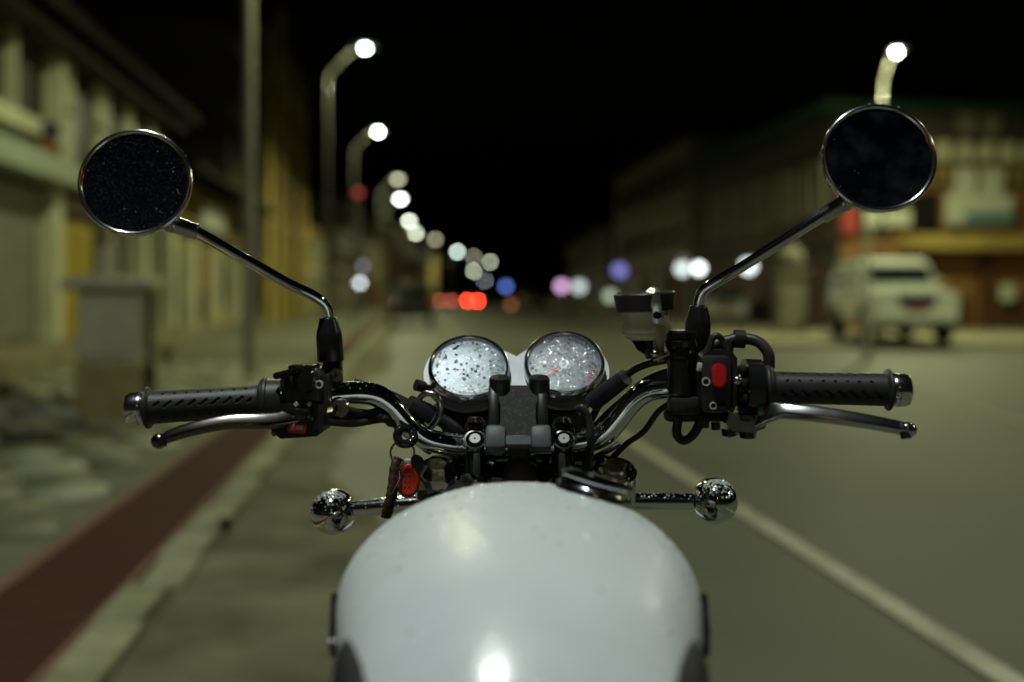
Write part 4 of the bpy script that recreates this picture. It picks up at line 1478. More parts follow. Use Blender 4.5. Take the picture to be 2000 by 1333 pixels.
b.tube(cr([W(650, 770, 1.04), W(651, 735, 1.04), W(649, 700, 1.04)], 4), .0105, 16)
b.build('mirror_stalk_base', black_gloss, perch)

# wiring bundle under the left bar
for k, pts in enumerate(([(635, 822, 1.02), (690, 826, 1.04), (745, 818, 1.06), (790, 822, 1.07), (840, 850, 1.11)],
                         [(676, 800, 1.03), (715, 806, 1.05), (755, 800, 1.06), (790, 815, 1.07), (820, 850, 1.1)],
                         [(640, 812, 1.03), (700, 815, 1.05), (750, 812, 1.065), (785, 838, 1.08), (840, 880, 1.12)])):
    MB().tube(cr([W(*p) for p in pts], 6), (.0048, .0036, .0055)[k], 10).build('cable', grey_cable, bike)
b = MB()
for i in range(7):
    p = W(742 + i * 8, 812 + i * 4.2, 1.052 + i * .002)
    b.sphere(p, .0058 + .0014 * (i % 2), 10, 6, (1.1, 1, .8))
b.build('cable_gaiter', black_rubber, bike)
# clutch cable with its adjuster sleeve and steel loop beside the left gauge
MB().tube(cr([W(690, 752, 1.06), W(760, 776, 1.07), W(800, 795, 1.075), W(850, 815, 1.085), W(905, 850, 1.1), W(950, 900, 1.13)], 6), .0075, 12).build('clutch_cable', black_rubber, bike)
b = MB()
b.cyl(W(797, 790, 1.07), W(852, 815, 1.082), .0105, .0105, 16)
cs = b.build('cable_sleeve', black_plastic, bike)
for x, y in ((843, 811), (851, 816)):
    MB().torus(basis(W(852, 815, 1.082) - W(797, 790, 1.07), V((0, 0, 1)), W(x, y, 1.0805)), .0107, .0008, 24, 6).build('sleeve_ring', alu, cs)
MB().tube(cr([W(832, 838, 1.085), W(815, 815, 1.08), W(816, 785, 1.075), W(830, 770, 1.072), (W(850, 772, 1.07)), W(860, 790, 1.07), W(858, 815, 1.075), W(838, 838, 1.083), W(832, 838, 1.085)], 5), .0032, 10).build('steel_loop', chrome_dull, bike)

# ---------------------------------------------------------------- mirrors
def mirror(cx_, cy_, d, rpx, nrm, stem, boot, sgn):
    n = V(nrm).normalized()
    c = W(cx_, cy_, d)
    M = basis(n, V((0, 0, 1)), c)
    r = rpx * d / FPX
    back = [(r * .1, -.034), (r * .45, -.031), (r * .78, -.022), (r * .95, -.011), (r * .97, -.004)]
    h = MB().lathe(back, M, 72, True, False).build('mirror', chrome, bike, 50)
    MB().torus(M @ Matrix.Translation((0, 0, .001)), r * .955, r * .046, 80, 14).build('mirror_rim', chrome_rim, h, 60)
    gm_ = mirror_glass_l if sgn < 0 else mirror_glass_r
    g_ = MB().lathe([(r * .932, .0012), (r * .6, .0022), (r * .3, .0026), (.0005, .0027)], M, 64, False, False).build('mirror_glass', gm_, h, 60)
    if sgn < 0 or True:
        dd = MB()
        for i in range(80 if sgn < 0 else 8):
            a, rr = rnd.uniform(0, 6.28), r * .9 * math.sqrt(rnd.random())
            dd.drop(M @ V((rr * math.cos(a), rr * math.sin(a), .0021)), n, rnd.choice((.0002, .0003, .0004, .0006)), .5)
        for i in range(70):
            a = rnd.uniform(0, 6.28)
            dd.drop(M @ V((r * 1.0 * math.cos(a), r * 1.0 * math.sin(a), rnd.uniform(-.006, .004))), M.to_3x3() @ V((math.cos(a), math.sin(a), 0)), rnd.choice((.0004, .0006, .0009)), .7)
        dd.build('rain_drops', bead_chrome, h, 60, kind='stuff')
    sp = cr([W(*p) for p in stem], 6)
    st = MB().tube(sp, .0056, 16).build('mirror_stem', chrome, bike, 60)
    d0 = (sp[5] - sp[0]).normalized()
    MB().cyl(sp[0] - d0 * .004, sp[0] + d0 * .020, .0085, .0078, 20).build('stem_socket', chrome_dull, st)
    MB().sphere(sp[0] - d0 * .006, .0095, 16, 10).build('ball_joint', chrome_dull, st)
    (x0, x1, y0, y1, db) = boot
    ct = W((x0 + x1) / 2, y1, db)
    s = db / FPX
    hh, rr = (y1 - y0) * s, (x1 - x0) / 2 * s
    lean = V((-.06 * (1 if sgn < 0 else -.6), 0, 1))
    MB().lathe([(rr * .95, 0), (rr, hh * .02), (rr * .97, hh * .60), (rr * .92, hh * .68), (rr * .70, hh * .93), (rr * .66, hh * .985), (rr * .6, hh), (.004, hh)], basis(lean, V((0, 1, 0)), ct), 28, True, False).build('rubber_boot', mat('boot_rubber', (.012, .012, .014), rough=.3, scale=60, rvar=.08), st, 50)
    return h


mirror_glass_l = grime(mat('mirror_glass_dusty', (.5, .5, .5), rough=.03, metal=1), (.045, .05, .046), 420, .5, .9)
mirror_glass_r = grime(mat('mirror_glass_clean', (.42, .42, .44), rough=.04, metal=1), (.03, .03, .033), 40, .45, .9)
mirror(265, 357, .975, 108.5, (.10, -1, .18), [(347, 441, .985), (386, 455, .99), (470, 502, .998), (560, 553, 1.01), (612, 578, 1.02), (636, 598, 1.028), (642, 625, 1.032), (644, 650, 1.034)], (620, 672, 621, 706, 1.032), -1)
mirror(1716, 309, .975, 110.5, (-.05, -1, .2), [(1641, 401, .985), (1604, 424, .99), (1520, 477, .998), (1440, 527, 1.008), (1390, 556, 1.018), (1371, 572, 1.024), (1364, 595, 1.028), (1362, 620, 1.03)], (1336, 1387, 597, 682, 1.03), 1)
MB().tube(cr([W(1361, 680, 1.03), W(1361, 720, 1.035), W(1362, 757, 1.04)], 4), .0095, 14).build('mirror_stalk', black_gloss, bike)

# ---------------------------------------------------------------- twin gauges
GN = V((0, -math.cos(R(43)), math.sin(R(43))))
dial_l = mat('dial_silver', (0.18, 0.215, 0.275), (0.155, 0.185, 0.24), 60, .5)
dial_r = mat('dial_grey', (0.085, 0.095, 0.112), (0.07, 0.078, 0.094), 60, .5)
dial_ring = mat('dial_ring', (0.03, 0.034, 0.042), rough=.5)
tick_m = mat('dial_print', (0.42, 0.44, 0.47), rough=.6)
needle_m = mat('needle_orange', (0.55, 0.11, 0.03), rough=.5)
lcd_m = mat('lcd_panel', (0.30, 0.38, 0.32), rough=.35)
lcd_ink = mat('lcd_ink', (0.12, 0.2, 0.15), rough=.5)


def gauge(cx_, cy_, d, rpx, yaw, left):
    n = (Matrix.Rotation(R(yaw), 3, 'Z') @ GN).normalized()
    c = W(cx_, cy_, d)
    M = basis(n, V((0, 0, 1)), c)
    r = rpx * d / FPX
    body = MB().lathe([(r * .5, -.062), (r * .78, -.058), (r * .88, -.045), (r * .9, -.030), (r * .96, -.028), (r * .97, -.012), (r * .93, -.009), (r * .93, -.001)], M, 56, True, False)
    go = body.build('gauge', black_gloss, bike, 40)
    go['label'] = 'left gauge with pale dial and small display' if left else 'right gauge with grey dial and orange needle'
    MB().lathe([(r * .965, -.018), (r * 1.0, -.012), (r * 1.0, -.003), (r * .985, .0012), (r * .955, .0028), (r * .92, .0022), (r * .895, .0002), (r * .882, -.0035)], M, 72, False, False).build('bezel', chrome_rim, go, 50)
    MB().lathe([(r * .93, -.0085), (.0005, -.0085)], M, 56, False, False).build('dial', dial_l if left else dial_r, go)
    MB().lathe([(r * .885, -.0022), (r * .6, -.0006), (r * .3, .0), (.0005, .0002)], M, 56, False, False).build('gauge_glass', haze_l if left else haze_r, go, 60)
    pr = MB()
    for k in range(56 if not left else 30):
        a = R(-45) + R(270) * k / (55 if not left else 29)
        big = k % 5 == 0
        Mt = M @ Matrix.Rotation(a, 4, 'Z') @ Matrix.Translation((r * (.76 if big else .78), 0, -.0081))
        pr.box((0, 0, 0), (r * (.12 if big else .07), .0009 if big else .0005, .0004), Mt)
    pr.build('dial_ticks', tick_m, go, kind='stuff')
    if not left:
        MB().lathe([(r * .90, -.0083), (r * .70, -.0083)], M, 56, False, False).build('dial_outer_ring', dial_ring, go)
        for k in range(0, 10):
            a = R(225) - R(270) * k / 9
            text_mesh(str(k), .0095, M @ Matrix.Translation((r * .56 * math.cos(a), r * .56 * math.sin(a), -.0081)), .0001).build('numeral', tick_m, go)
        text_mesh('TRIUMPH', .0062, M @ Matrix.Translation((.0015, -r * .62, -.0081)), .0001).build('dial_lettering', tick_m, go)
        rz_ = MB()
        for k in range(5):
            a = R(-8) - R(34) * k / 4
            rz_.box((0, 0, 0), (r * .2, .002, .0004), M @ Matrix.Rotation(a, 4, 'Z') @ Matrix.Translation((r * .74, 0, -.0079)))
        rz_.build('red_zone', mat('red_print', (.4, .06, .04), rough=.6), go)
        an = R(214)
        MB().box((r * .32, 0, 0), (r * .56, .0042, .0012), M @ Matrix.Translation((0, 0, -.0052)) @ Matrix.Rotation(an, 4, 'Z'), .0004).build('needle', needle_m, go)
        MB().lathe([(r * .16, -.008), (r * .16, -.0042), (r * .13, -.003), (.001, -.0028)], M, 32, False, False).build('needle_hub', mat('hub_grey', (.36, .4, .45), rough=.3), go)
    else:
        lc = MB().box((r * .18, -r * .56, -.0078), (r * .78, r * .24, .0006), M, .0002).build('display', lcd_m, go)
        text_mesh('000 0.0', r * .2, M @ Matrix.Translation((r * .18, -r * .56, -.0074)), .0001).build('display_digits', lcd_ink, lc)
        an = R(222)
        MB().box((r * .30, 0, 0), (r * .5, .003, .0012), M @ Matrix.Translation((0, 0, -.0052)) @ Matrix.Rotation(an, 4, 'Z'), .0004).build('needle', tick_m, go)
        MB().lathe([(r * .15, -.008), (r * .15, -.0042), (r * .12, -.003), (.001, -.0028)], M, 32, False, False).build('needle_hub', dial_l, go)
    dd, big = MB(), MB()
    for i in range(520 if left else 620):
        a, rr = rnd.uniform(0, 6.28), r * .87 * math.sqrt(rnd.random())
        q = rnd.random()
        rad = (.0016 + rnd.random() * .0008) if q < (.07 if left else .04) else (.0009 + rnd.random() * .0005 if q < .35 else .0005)
        hgt = -.0022 + .0024 * (1 - (rr / (r * .885)) ** 2)
        if rad > .0012:
            big.drop(M @ V((rr * math.cos(a), rr * math.sin(a), hgt)), n, rad, .6)
        else:
            dd.drop(M @ V((rr * math.cos(a), rr * math.sin(a), hgt)), n, rad, .2)
    for i in range(60):
        a = rnd.uniform(0, 6.28)
        dd.drop(M @ V((r * .975 * math.cos(a), r * .975 * math.sin(a), .0018)), n, rnd.choice((.0004, .0006)), .6)
    dd.build('rain_drops', bead, go, 60, kind='stuff')
    big.build('large_rain_drops', water, go, 60, kind='stuff')
    return go, M, r


haze_l = haze_glass('misted_glass_left', .17, .45, (.80, .90, 1.0))
haze_r = haze_glass('misted_glass_right', .065, .45, (.80, .90, 1.0))
g1, M1, r1 = gauge(916, 716, 1.115, 80, 2, True)
g2, M2, r2 = gauge(1102, 708, 1.115, 79.5, -2, False)
# silver carrier plate, a figure of eight
def carrier():
    b = MB()
    n = 40
    c1, c2 = V((M1.translation)), V((M2.translation))
    mid = (c1 + c2) / 2
    M = basis(GN, V((0, 0, 1)), mid)
    Mi = M.inverted()
    q1, q2 = Mi @ c1, Mi @ c2
    R_ = r1 * 1.125
    out = []
    for i in range(n + 1):
        a = R(40) + R(280) * i / n
        out.append((q1.x + R_ * math.cos(a), q1.y + R_ * math.sin(a)))
    xm = (q1.x + q2.x) / 2
    out.append((xm, q1.y - R_ * .35))
    for i in range(n + 1):
        a = R(220) + R(280) * i / n
        out.append((q2.x + R_ * math.cos(a), q2.y + R_ * math.sin(a)))
    out.append((xm, q2.y + R_ * .42))
    return b.prism(out, .005, M, -.019)


plate = carrier().build('gauge_carrier', mat('silver_paint', (.34, .36, .4), (.3, .32, .35), 80, .5, .35), bike)
dd = MB()
cc = (M1.translation + M2.translation) / 2
for i in range(40):
    p = cc + V((rnd.uniform(-.012, .012), 0, 0)) + (GN.cross(V((1, 0, 0))).normalized()) * rnd.uniform(-.03, .03) + GN * -.0168
    dd.drop(p, GN, rnd.choice((.0005, .0008, .0012)), .6)
dd.build('rain_drops', bead, plate, 60, kind='stuff')
MB().cyl(W(829, 757, 1.105), W(812, 752, 1.10), .0062, .0066, 20).build('trip_knob', black_plastic, g1)
MB().cyl(W(840, 760, 1.112), W(828, 757, 1.106), .0045, .0045, 16).build('knob_stem', black_plastic, g1)

# ---------------------------------------------------------------- yoke, risers, fork caps
yoke_m = mat('yoke_black', (.02, .021, .023), (.045, .047, .05), 140, .3, .4, bump=.05, contrast=(.5, .8))
b = MB()
zy = W(1015, 925, 1.085).z
out = [(-.112, -.018), (-.098, -.034), (-.075, -.036), (-.04, -.024), (.04, -.024), (.075, -.036), (.098, -.034), (.112, -.018), (.112, .012), (.098, .03), (.06, .034), (-.06, .034), (-.098, .03), (-.112, .012)]
TILT = Matrix.Translation((TX + .004, 1.085, zy)) @ Matrix.Rotation(R(27), 4, 'X')
YN = V((0, -math.sin(R(27)), math.cos(R(27))))
b.prism(out, .022, TILT @ Matrix.Translation((0, 0, -.02)))
yoke = b.build('top_yoke', yoke_m, bike, 30)
for px, py in ((852, 922), (1197, 917)):
    c = TILT @ V(((px - 1015) * 1.085 / FPX, -.004, .002))
    Tc = basis(YN, V((0, 1, 0)), c)
    f = MB().lathe([(.0245, -.012), (.0245, .004), (.0225, .0065), (.019, .005), (.0185, .003), (.001, .003)], Tc, 40, False, False).build('fork_cap', chrome, yoke, 25)
    MB().lathe([(.0135, .003), (.0135, .0115), (.0118, .0135), (.001, .0135)], Tc @ Matrix.Rotation(R(12), 4, 'Z'), 6, False, False).build('hex_nut', brass, f, 20)
    ftop = c
    fk = MB()
    fd = -YN
    fk.cyl(c + fd * .0, c + fd * .42, .0205, .0205, 24)
    fo = fk.build('fork_tube', chrome, bike)
    MB().cyl(c + fd * .42, c + fd * .70, .029, .027, 24).build('fork_slider', alu, fo)
    MB().lathe([(.03, .24), (.036, .25), (.030, .275), (.036, .30), (.030, .325), (.036, .35), (.030, .375), (.035, .41)], basis(fd, V((0, 1, 0)), c), 20, False, False).build('fork_gaiter', black_rubber, fo)
bolt_m = mat('bolt_steel', (.11, .11, .115), rough=.42, metal=1, scale=60, rvar=.05)
for px in (928.5, 1100):
    top, bot = W(px, 818, 1.07), W(px, 934, 1.075)
    s = 1.07 / FPX
    rr = 23.5 * s
    hh = top.z - bot.z
    M = basis(V((0, .04, 1)), V((0, 1, 0)), bot) @ Matrix.Diagonal((1, .9, 1, 1))
    ri = MB().lathe([(rr * .98, -.006), (rr * .98, hh * .10), (rr, hh * .3), (rr * 1.03, hh * .62), (rr * .99, hh * .78), (rr * .86, hh * .92), (rr * .62, hh * .985), (rr * .3, hh)], M, 40, True, True).build('bar_riser', black_gloss, bike, 40)
    MB().lathe([(rr * 1.02, hh * .435), (rr * 1.035, hh * .442), (rr * 1.02, hh * .45)], M, 40, False, False).build('clamp_joint', mat('joint_black', (.005, .005, .005), rough=.8), ri)  # near-black ring marking the clamp joint
    MB().lathe([(rr * 1.42, -.012), (rr * 1.42, -.004), (rr * 1.3, .003), (rr * 1.05, .006)], M, 40, True, False).build('riser_base', chrome_dull, ri)
    nb = V((0, -.78, .62)).normalized()
    Mb = basis(nb, V((0, 0, 1)), W(px, 857, 1.07) + V((0, -rr * .9, 0)))
    MB().lathe([(.0118, -.006), (.0118, .0014), (.0098, .0018), (.0092, -.004)], Mb, 28, False, False).build('bolt_recess', chrome_rim, ri)
    MB().lathe([(.0068, -.006), (.0068, .0028), (.0058, .004), (.001, .004)], Mb, 24, False, False).build('bolt', bolt_m, ri)
    nb2 = V((0, .25, 1)).normalized()
    Mb2 = basis(nb2, V((0, 1, 0)), W(px, 820, 1.07))
    MB().lathe([(.0085, -.004), (.0085, .0012), (.0068, .0024), (.001, .0024)], Mb2, 24, False, False).build('bolt', chrome_dull, ri)
# steering stem nut and hidden fittings between the risers
MB().lathe([(.017, 0), (.017, .012), (.012, .016), (.001, .016)], TILT @ Matrix.Translation((0, -.005, .002)), 24, False, False).build('stem_nut', chrome, yoke, 25)
pbox(955, 886, 1075, 918, 1.10, .03, .004).build('wiring_box', black_gloss, yoke)
pbox(960, 881, 1070, 889, 1.088, .012, .002).build('chrome_strip', chrome, yoke)

# ---------------------------------------------------------------- right controls
kc = pbox(1368, 694, 1432, 808, .988, .045, .007).build('switch_cluster', black_plastic, bike)
kc['label'] = 'right switch cluster with red stop button'
ppoly([(1372, 694), (1385, 684), (1428, 684), (1440, 700), (1440, 790), (1432, 808), (1430, 720)], .994, .036).build('upper_housing', black_plastic, kc, 30)
kb = MB().box((0, 0, 0), (.0128, .023, .006), basis(V((0, -1, .05)), V((0, 0, 1)), W(1402, 734, .983)), .0028, 3)
kb = MB()
pl = [(math.cos(t) * .0066, math.sin(t) * .0066 + (.0054 if math.sin(t) > 0 else -.0054)) for t in [2 * math.pi * i / 28 for i in range(28)]]
kb.prism(pl, .009, basis(V((0, -1, .04)), V((0, 0, 1)), W(1402.5, 734, .9875)), -.002)
kb.prism([(x * .8, y * .85) for x, y in pl], .001, basis(V((0, -1, .04)), V((0, 0, 1)), W(1402.5, 734, .9875)), .007)
kb.build('stop_button', red_plastic, kc, 60)
MB().lathe([(.0043, -.001), (.0043, .0006), (.0029, .0006), (.0029, -.001)], pm(1379, 746, .9875, V((0, -1, 0))), 20, False, False).build('run_symbol', white_mark, kc)
pbox(1384, 785, 1420, 802, .9872, .006, .002).build('starter_button', black_gloss, kc)
MB().lathe([(.0037, -.001), (.0037, .0008), (.0026, .0008), (.0026, -.001)], pm(1393, 793, .9868, V((0, -1, 0))), 20, False, False).build('starter_symbol', white_mark, kc)
b = MB()
b.cyl(W(1434, 756, 1.012), W(1452, 756, 1.012), .019, .021, 28)
b.cyl(W(1452, 756, 1.012), W(1484, 757, 1.012), .0285, .0285, 36)
b.build('throttle_housing', black_gloss, kc)
for i, yy in enumerate((715, 742, 770, 795)):
    pbox(1446, yy, 1463, yy + 16, .984 + .006 * abs(i - 1.5), .02, .003).build('housing_rib', black_plastic, kc)
MB().sphere(W(1440, 744, .987), .0048, 14, 10).build('cable_nipple', chrome_dull, kc)
pbox(1362, 709, 1372, 726, .99, .004, .001, 10).build('white_tape', white_mark, kc)
# brake master cylinder
mc = MB().lathe([(.0135, 0), (.0145, .045), (.0170, .048), (.0170, .053), (.0160, .054), (.0160, .056), (.0170, .057), (.0170, .062), (.015, .064), (.001, .064)], basis(V((0, 0, 1)), V((0, 1, 0)), W(1330, 768, 1.015)), 32, True, False).build('master_cylinder', black_gloss, bike, 30)
for y in (682, 690, 698):
    MB().torus(basis(V((0, 0, 1)), V((0, 1, 0)), W(1330, y, 1.015)), .0146, .0006, 28, 6).build('cylinder_rib', black_gloss, mc)
MB().lathe([(.0028, 0), (.0028, .002), (.001, .002)], pm(1338, 674, .998, V((0, -1, 0))), 12).build('cylinder_bolt', chrome_dull, mc)
pbox(1310, 736, 1364, 796, 1.008, .036, .008).build('cylinder_body', black_gloss, mc)
pbox(1310, 776, 1372, 812, 1.0, .03, .006).build('lower_bracket', black_plastic, mc)
MB().cyl(W(1338, 762, 1.02), W(1341, 762, 1.02), .0117, .0117, 24).build('yellow_band', mat('band_yellow', (.45, .3, .04), rough=.5), hb)
# fluid reservoir
rc = W(1262, 640, 1.02)
Mr = basis(V((-.06, -.05, 1)), V((0, 1, 0)), rc)
rs = MB()
kpx = 1.02 / FPX
rs.lathe([(.008, -.0125), (.017, -.012), (.0225, -.0095), (46 * kpx, -.005), (48.5 * kpx, -.001), (47.5 * kpx, .003), (44.5 * kpx, .008), (45 * kpx, .014), (46 * kpx, .028)], Mr, 40, True, True)
res = rs.build('fluid_reservoir', cream_plastic, bike, 30)
MB().lathe([(48 * kpx, .006 - .010), (46 * kpx, .004)], Mr @ Matrix.Rotation(R(8), 4, 'X'), 40, False, False).build('reservoir_rib', cream_plastic, res)
Mcap = Mr @ Matrix.Translation((0, 0, .026))
cpv = MB()
nlobe = 24
prof = []
for hgt, rr in ((-.008, .99), (0, 1.0), (.006, 1.03), (.009, 1.03), (.0105, .98), (.0105, .1)):
    prof.append([Mcap @ V((57 * kpx * rr * (1 + (.012 if (i // 2) % 2 else 0) * (hgt < .01)) * math.cos(2 * math.pi * i / 72), 57 * kpx * rr * (1 + (.012 if (i // 2) % 2 else 0) * (hgt < .01)) * math.sin(2 * math.pi * i / 72), hgt)) for i in range(72)])
cpv.loft(prof)
cpo = cpv.build('reservoir_cap', black_plastic, res, 30)
clip = MB()
clip.tube([Mcap @ V(p) for p in ((.004, -.0, .012), (.0065, -.026, .0122), (.0065, -.0312, .0105), (.0065, -.0315, .002), (.0068, -.0315, -.004), (.0072, -.028, -.012), (.0072, -.0275, -.020))], .0052, 8, True, .22)
clip.build('cap_clip', alu, res)
MB().lathe([(.0042, -.002), (.0042, .002), (.001, .0026)], basis(V((.1, -1, .1)), V((0, 0, 1)), Mcap @ V((.0075, -.0295, -.012))), 12).build('clip_screw', black_gloss, res)
MB().tube(cr([W(1289, 636, 1.0), W(1288, 655, 1.002), W(1286, 680, 1.01), W(1290, 700, 1.02)], 5), .0058, 12).build('feed_hose', mat('hose_cream', (.34, .29, .18), (.4, .35, .22), 40, .45), res)
ppoly([(1226, 654), (1240, 662), (1262, 664), (1272, 660), (1286, 690), (1300, 705), (1275, 704), (1245, 684)], 1.02, .004).build('reservoir_bracket', black_gloss, res)
pbox(1262, 660, 1276, 702, 1.012, .01, .002).build('bracket_arm', black_plastic, res)
MB().tube(cr([W(1276, 703, 1.0), W(1292, 697, .998), W(1306, 690, 1.0)], 4), .0022, 8).build('bracket_spring', brass, res)
MB().sphere(W(1279, 692, 1.0), .0042, 12, 8).build('bracket_bolt', chrome_dull, res)

# brake lever
bl = cr([W(1420, 838, 1.03), W(1470, 822, 1.0), W(1512, 804, .984), W(1565, 806, .974), W(1630, 814, .967), W(1700, 825, .962), W(1752, 835, .96), W(1770, 839, .96)], 6)
n_ = len(bl)
b = MB()
rsb = []
for i in range(n_):
    t = i / (n_ - 1)
    rsb.append(.0075 + .0035 * max(0, math.sin(math.pi * (t - .22) / .6)) if t < .82 else .0075)
fn, fu = V((0, -.80, .60)), V((0, .60, .80))
rg = []
for i in range(n_):
    t = i / (n_ - 1)
    hh_ = (.010 if t < .3 else .0078 - .0022 * max(0, (t - .45) / .55)) * (1 if t < .9 else .95)
    th_ = .0052 if t < .9 else .006
    rg.append([bl[i] + fu * (math.copysign(abs(math.sin(a)) ** .5, math.sin(a)) * hh_) + fn * (math.copysign(abs(math.cos(a)) ** .5, math.cos(a)) * th_) for a in [2 * math.pi * (k + .5) / 16 for k in range(16)]])
b.loft(rg)
b.sphere(W(1772, 840, .96), .0078, 18, 12, (1.2, .9, 1.0))
brake = b.build('brake_lever', mat('lever_alu', (.62, .64, .68), (.55, .57, .6), 40, .2, 1, rvar=.05), bike, 60)
MB().lathe([(.0048, -.003), (.0048, .0038)], pm(1768, 850, .957, V((.1, -.3, -1)), V((0, 1, 0))), 14).build('lever_hole', black_gloss, brake)
pv = ppoly([(1425, 806), (1440, 812), (1480, 812), (1500, 820), (1494, 838), (1470, 846), (1430, 842), (1418, 828)], .992, .03).build('lever_pivot', chrome_dull, bike, 30)
MB().lathe([(.0088, 0), (.0088, .003), (.005, .003), (.005, .001), (.001, .001)], pm(1458, 816, .995, V((0, -.4, 1)), V((0, 1, 0))), 20, False, False).build('pivot_cap', black_gloss, pv)
for x, y, r_ in ((1461, 842, .009), (1424, 838, .008), (1398, 826, .005), (1376, 822, .005)):
    MB().cyl(W(x, y, 1.0), W(x, y + 14, 1.0), r_, r_ * .9, 6).build('hex_bolt', black_gloss, pv)
pbox(1300, 800, 1420, 826, 1.02, .02, .005).build('switch_wiring_shroud', black_plastic, bike)

# cables on the right
cabs = [([(1420, 700, 1.02), (1425, 668, 1.02), (1448, 662, 1.02), (1480, 668, 1.015), (1500, 690, 1.01), (1502, 720, 1.01)], .006, grey_cable, 'throttle_cable'),
        ([(1385, 700, 1.0), (1390, 665, .998), (1402, 656, .998), (1412, 668, 1.0), (1420, 690, 1.0)], .0034, grey_cable, 'switch_cable'),
        ([(1372, 700, 1.02), (1395, 675, 1.02), (1430, 664, 1.02)], .006, grey_cable, 'throttle_cable'),
        ([(1366, 690, 1.0), (1374, 700, .998), (1369, 716, .995)], .0028, alu, 'thin_wire'),
        ([(1320, 700, 1.03), (1262, 712, 1.05), (1222, 734, 1.07), (1180, 775, 1.1), (1150, 830, 1.13)], .0042, grey_cable, 'front_brake_hose'),
        ([(1350, 715, 1.03), (1270, 742, 1.06), (1215, 788, 1.08), (1165, 838, 1.1), (1130, 900, 1.12)], .0062, black_rubber, 'throttle_cable'),
        ([(1330, 780, 1.03), (1290, 800, 1.05), (1258, 842, 1.07), (1225, 866, 1.08), (1195, 895, 1.09)], .0034, grey_cable, 'switch_cable'),
        ([(1325, 815, 1.02), (1322, 848, 1.02), (1336, 860, 1.02), (1356, 846, 1.02), (1372, 815, 1.02)], .005, black_rubber, 'cable_loop'),
        ([(1210, 868, 1.06), (1188, 880, 1.06), (1140, 905, 1.09)], .003, grey_cable, 'switch_cable'),
        ([(1128, 800, 1.05), (1138, 797, 1.045), (1150, 822, 1.045), (1154, 858, 1.045), (1150, 900, 1.06), (1140, 930, 1.08)], .0042, grey_cable, 'phone_charging_lead'),
        ([(1043, 880, 1.08), (1043, 910, 1.085), (1044, 945, 1.085)], .003, grey_cable, 'switch_cable'),
        ([(890, 800, 1.12), (905, 860, 1.12), (935, 915, 1.11)], .007, black_rubber, 'wiring_loom'),
        ([(850, 790, 1.12), (880, 840, 1.12), (900, 900, 1.11)], .009, black_rubber, 'wiring_loom'),
        ([(1140, 780, 1.13), (1120, 850, 1.12), (1100, 910, 1.1)], .009, black_rubber, 'wiring_loom')]
for pts, r_, m_, nm in cabs:
    MB().tube(cr([W(*p) for p in pts], 6), r_, 10).build(nm, m_, bike)
b = MB()
b.cyl(W(1222, 737, 1.06), W(1158, 786, 1.09), .0095, .0105, 16)
b.build('cable_adjuster', black_rubber, bike)
MB().cyl(W(1434, 662, 1.02), W(1454, 663, 1.02), .0095, .0095, 18).build('cable_ferrule', black_plastic, bike)

# headlamp and dark bracketry below the gauges
hl = MB().lathe([(.03, -.12), (.07, -.1), (.088, -.05), (.092, 0), (.09, .012), (.07, .022), (.001, .027)], basis(V((0, 1, -.05)), V((0, 0, 1)), V((TX + .004, 1.24, .93))), 40, True, False).build('headlight', black_gloss, bike)
MB().lathe([(.092, .0), (.096, .004), (.094, .014), (.088, .016)], basis(V((0, 1, -.05)), V((0, 0, 1)), V((TX + .004, 1.24, .93))), 40, False, False).build('headlight_rim', chrome, hl)
for sx in (-1, 1):
    MB().box((TX + .004 + sx * .05, 1.14, .975), (.05, .05, .11), None, .01).build('gauge_mount', black_plastic, bike)
MB().box((TX + .004, 1.15, .97), (.1, .03, .08), None, .01).build('gauge_bracket', black_plastic, bike)

# indicators
for (cx_, cy_, xs, ys_, xe, ye, dd_, lab) in ((651, 1000, 690, 994, 815, 984, 1.16, 'left'), (1396, 978, 1352, 980, 1225, 980, 1.16, 'right')):
    c = W(cx_, cy_, dd_)
    r_ = 44.5 * dd_ / FPX
    bb = MB().sphere(c, r_, 40, 24, (1, 1.1, 1)).build('turn_signal', chrome, bike, 60)
    MB().cyl(W(xs, ys_, dd_), W(xe, ye, dd_), .0098, .0098, 24).build('signal_stem', chrome, bb)
    MB().cyl(W(xe, ye, dd_), W(xe + (30 if lab == 'left' else -20), ye, dd_), .013, .013, 20).build('stem_collar', black_rubber, bb)
    MB().lathe([(r_ * .9, r_ * .55), (r_ * .85, r_ * .9), (r_ * .5, r_ * 1.25), (.001, r_ * 1.35)], basis(V((0, 1, 0)), V((0, 0, 1)), c), 28, False, False).build('amber_lens', amber_m, bb)
    dd2 = MB()
    for i in range(260):
        a, e_ = rnd.uniform(0, 6.28), abs(rnd.gauss(0, .5))
        nn = V((math.cos(a) * math.sin(e_ + .1), -abs(math.sin(a)) * math.sin(e_) - .25, math.cos(e_))).normalized()
        dd2.drop(c + V((nn.x * r_, nn.y * r_ * 1.1, nn.z * r_)), nn, rnd.choice((.0006, .0009, .0012, .0016)), .3)
    for i in range(90):
        t = rnd.random()
        p = W(xs, ys_, dd_).lerp(W(xe, ye, dd_), t)
        a = rnd.gauss(math.pi / 2, .7)
        nn = V((0, -math.cos(a), math.sin(a)))
        dd2.drop(p + nn * .0097, nn, rnd.choice((.0006, .0009, .0012)), .35)
    dd2.build('rain_drops', bead_chrome, bb, 60, kind='stuff')

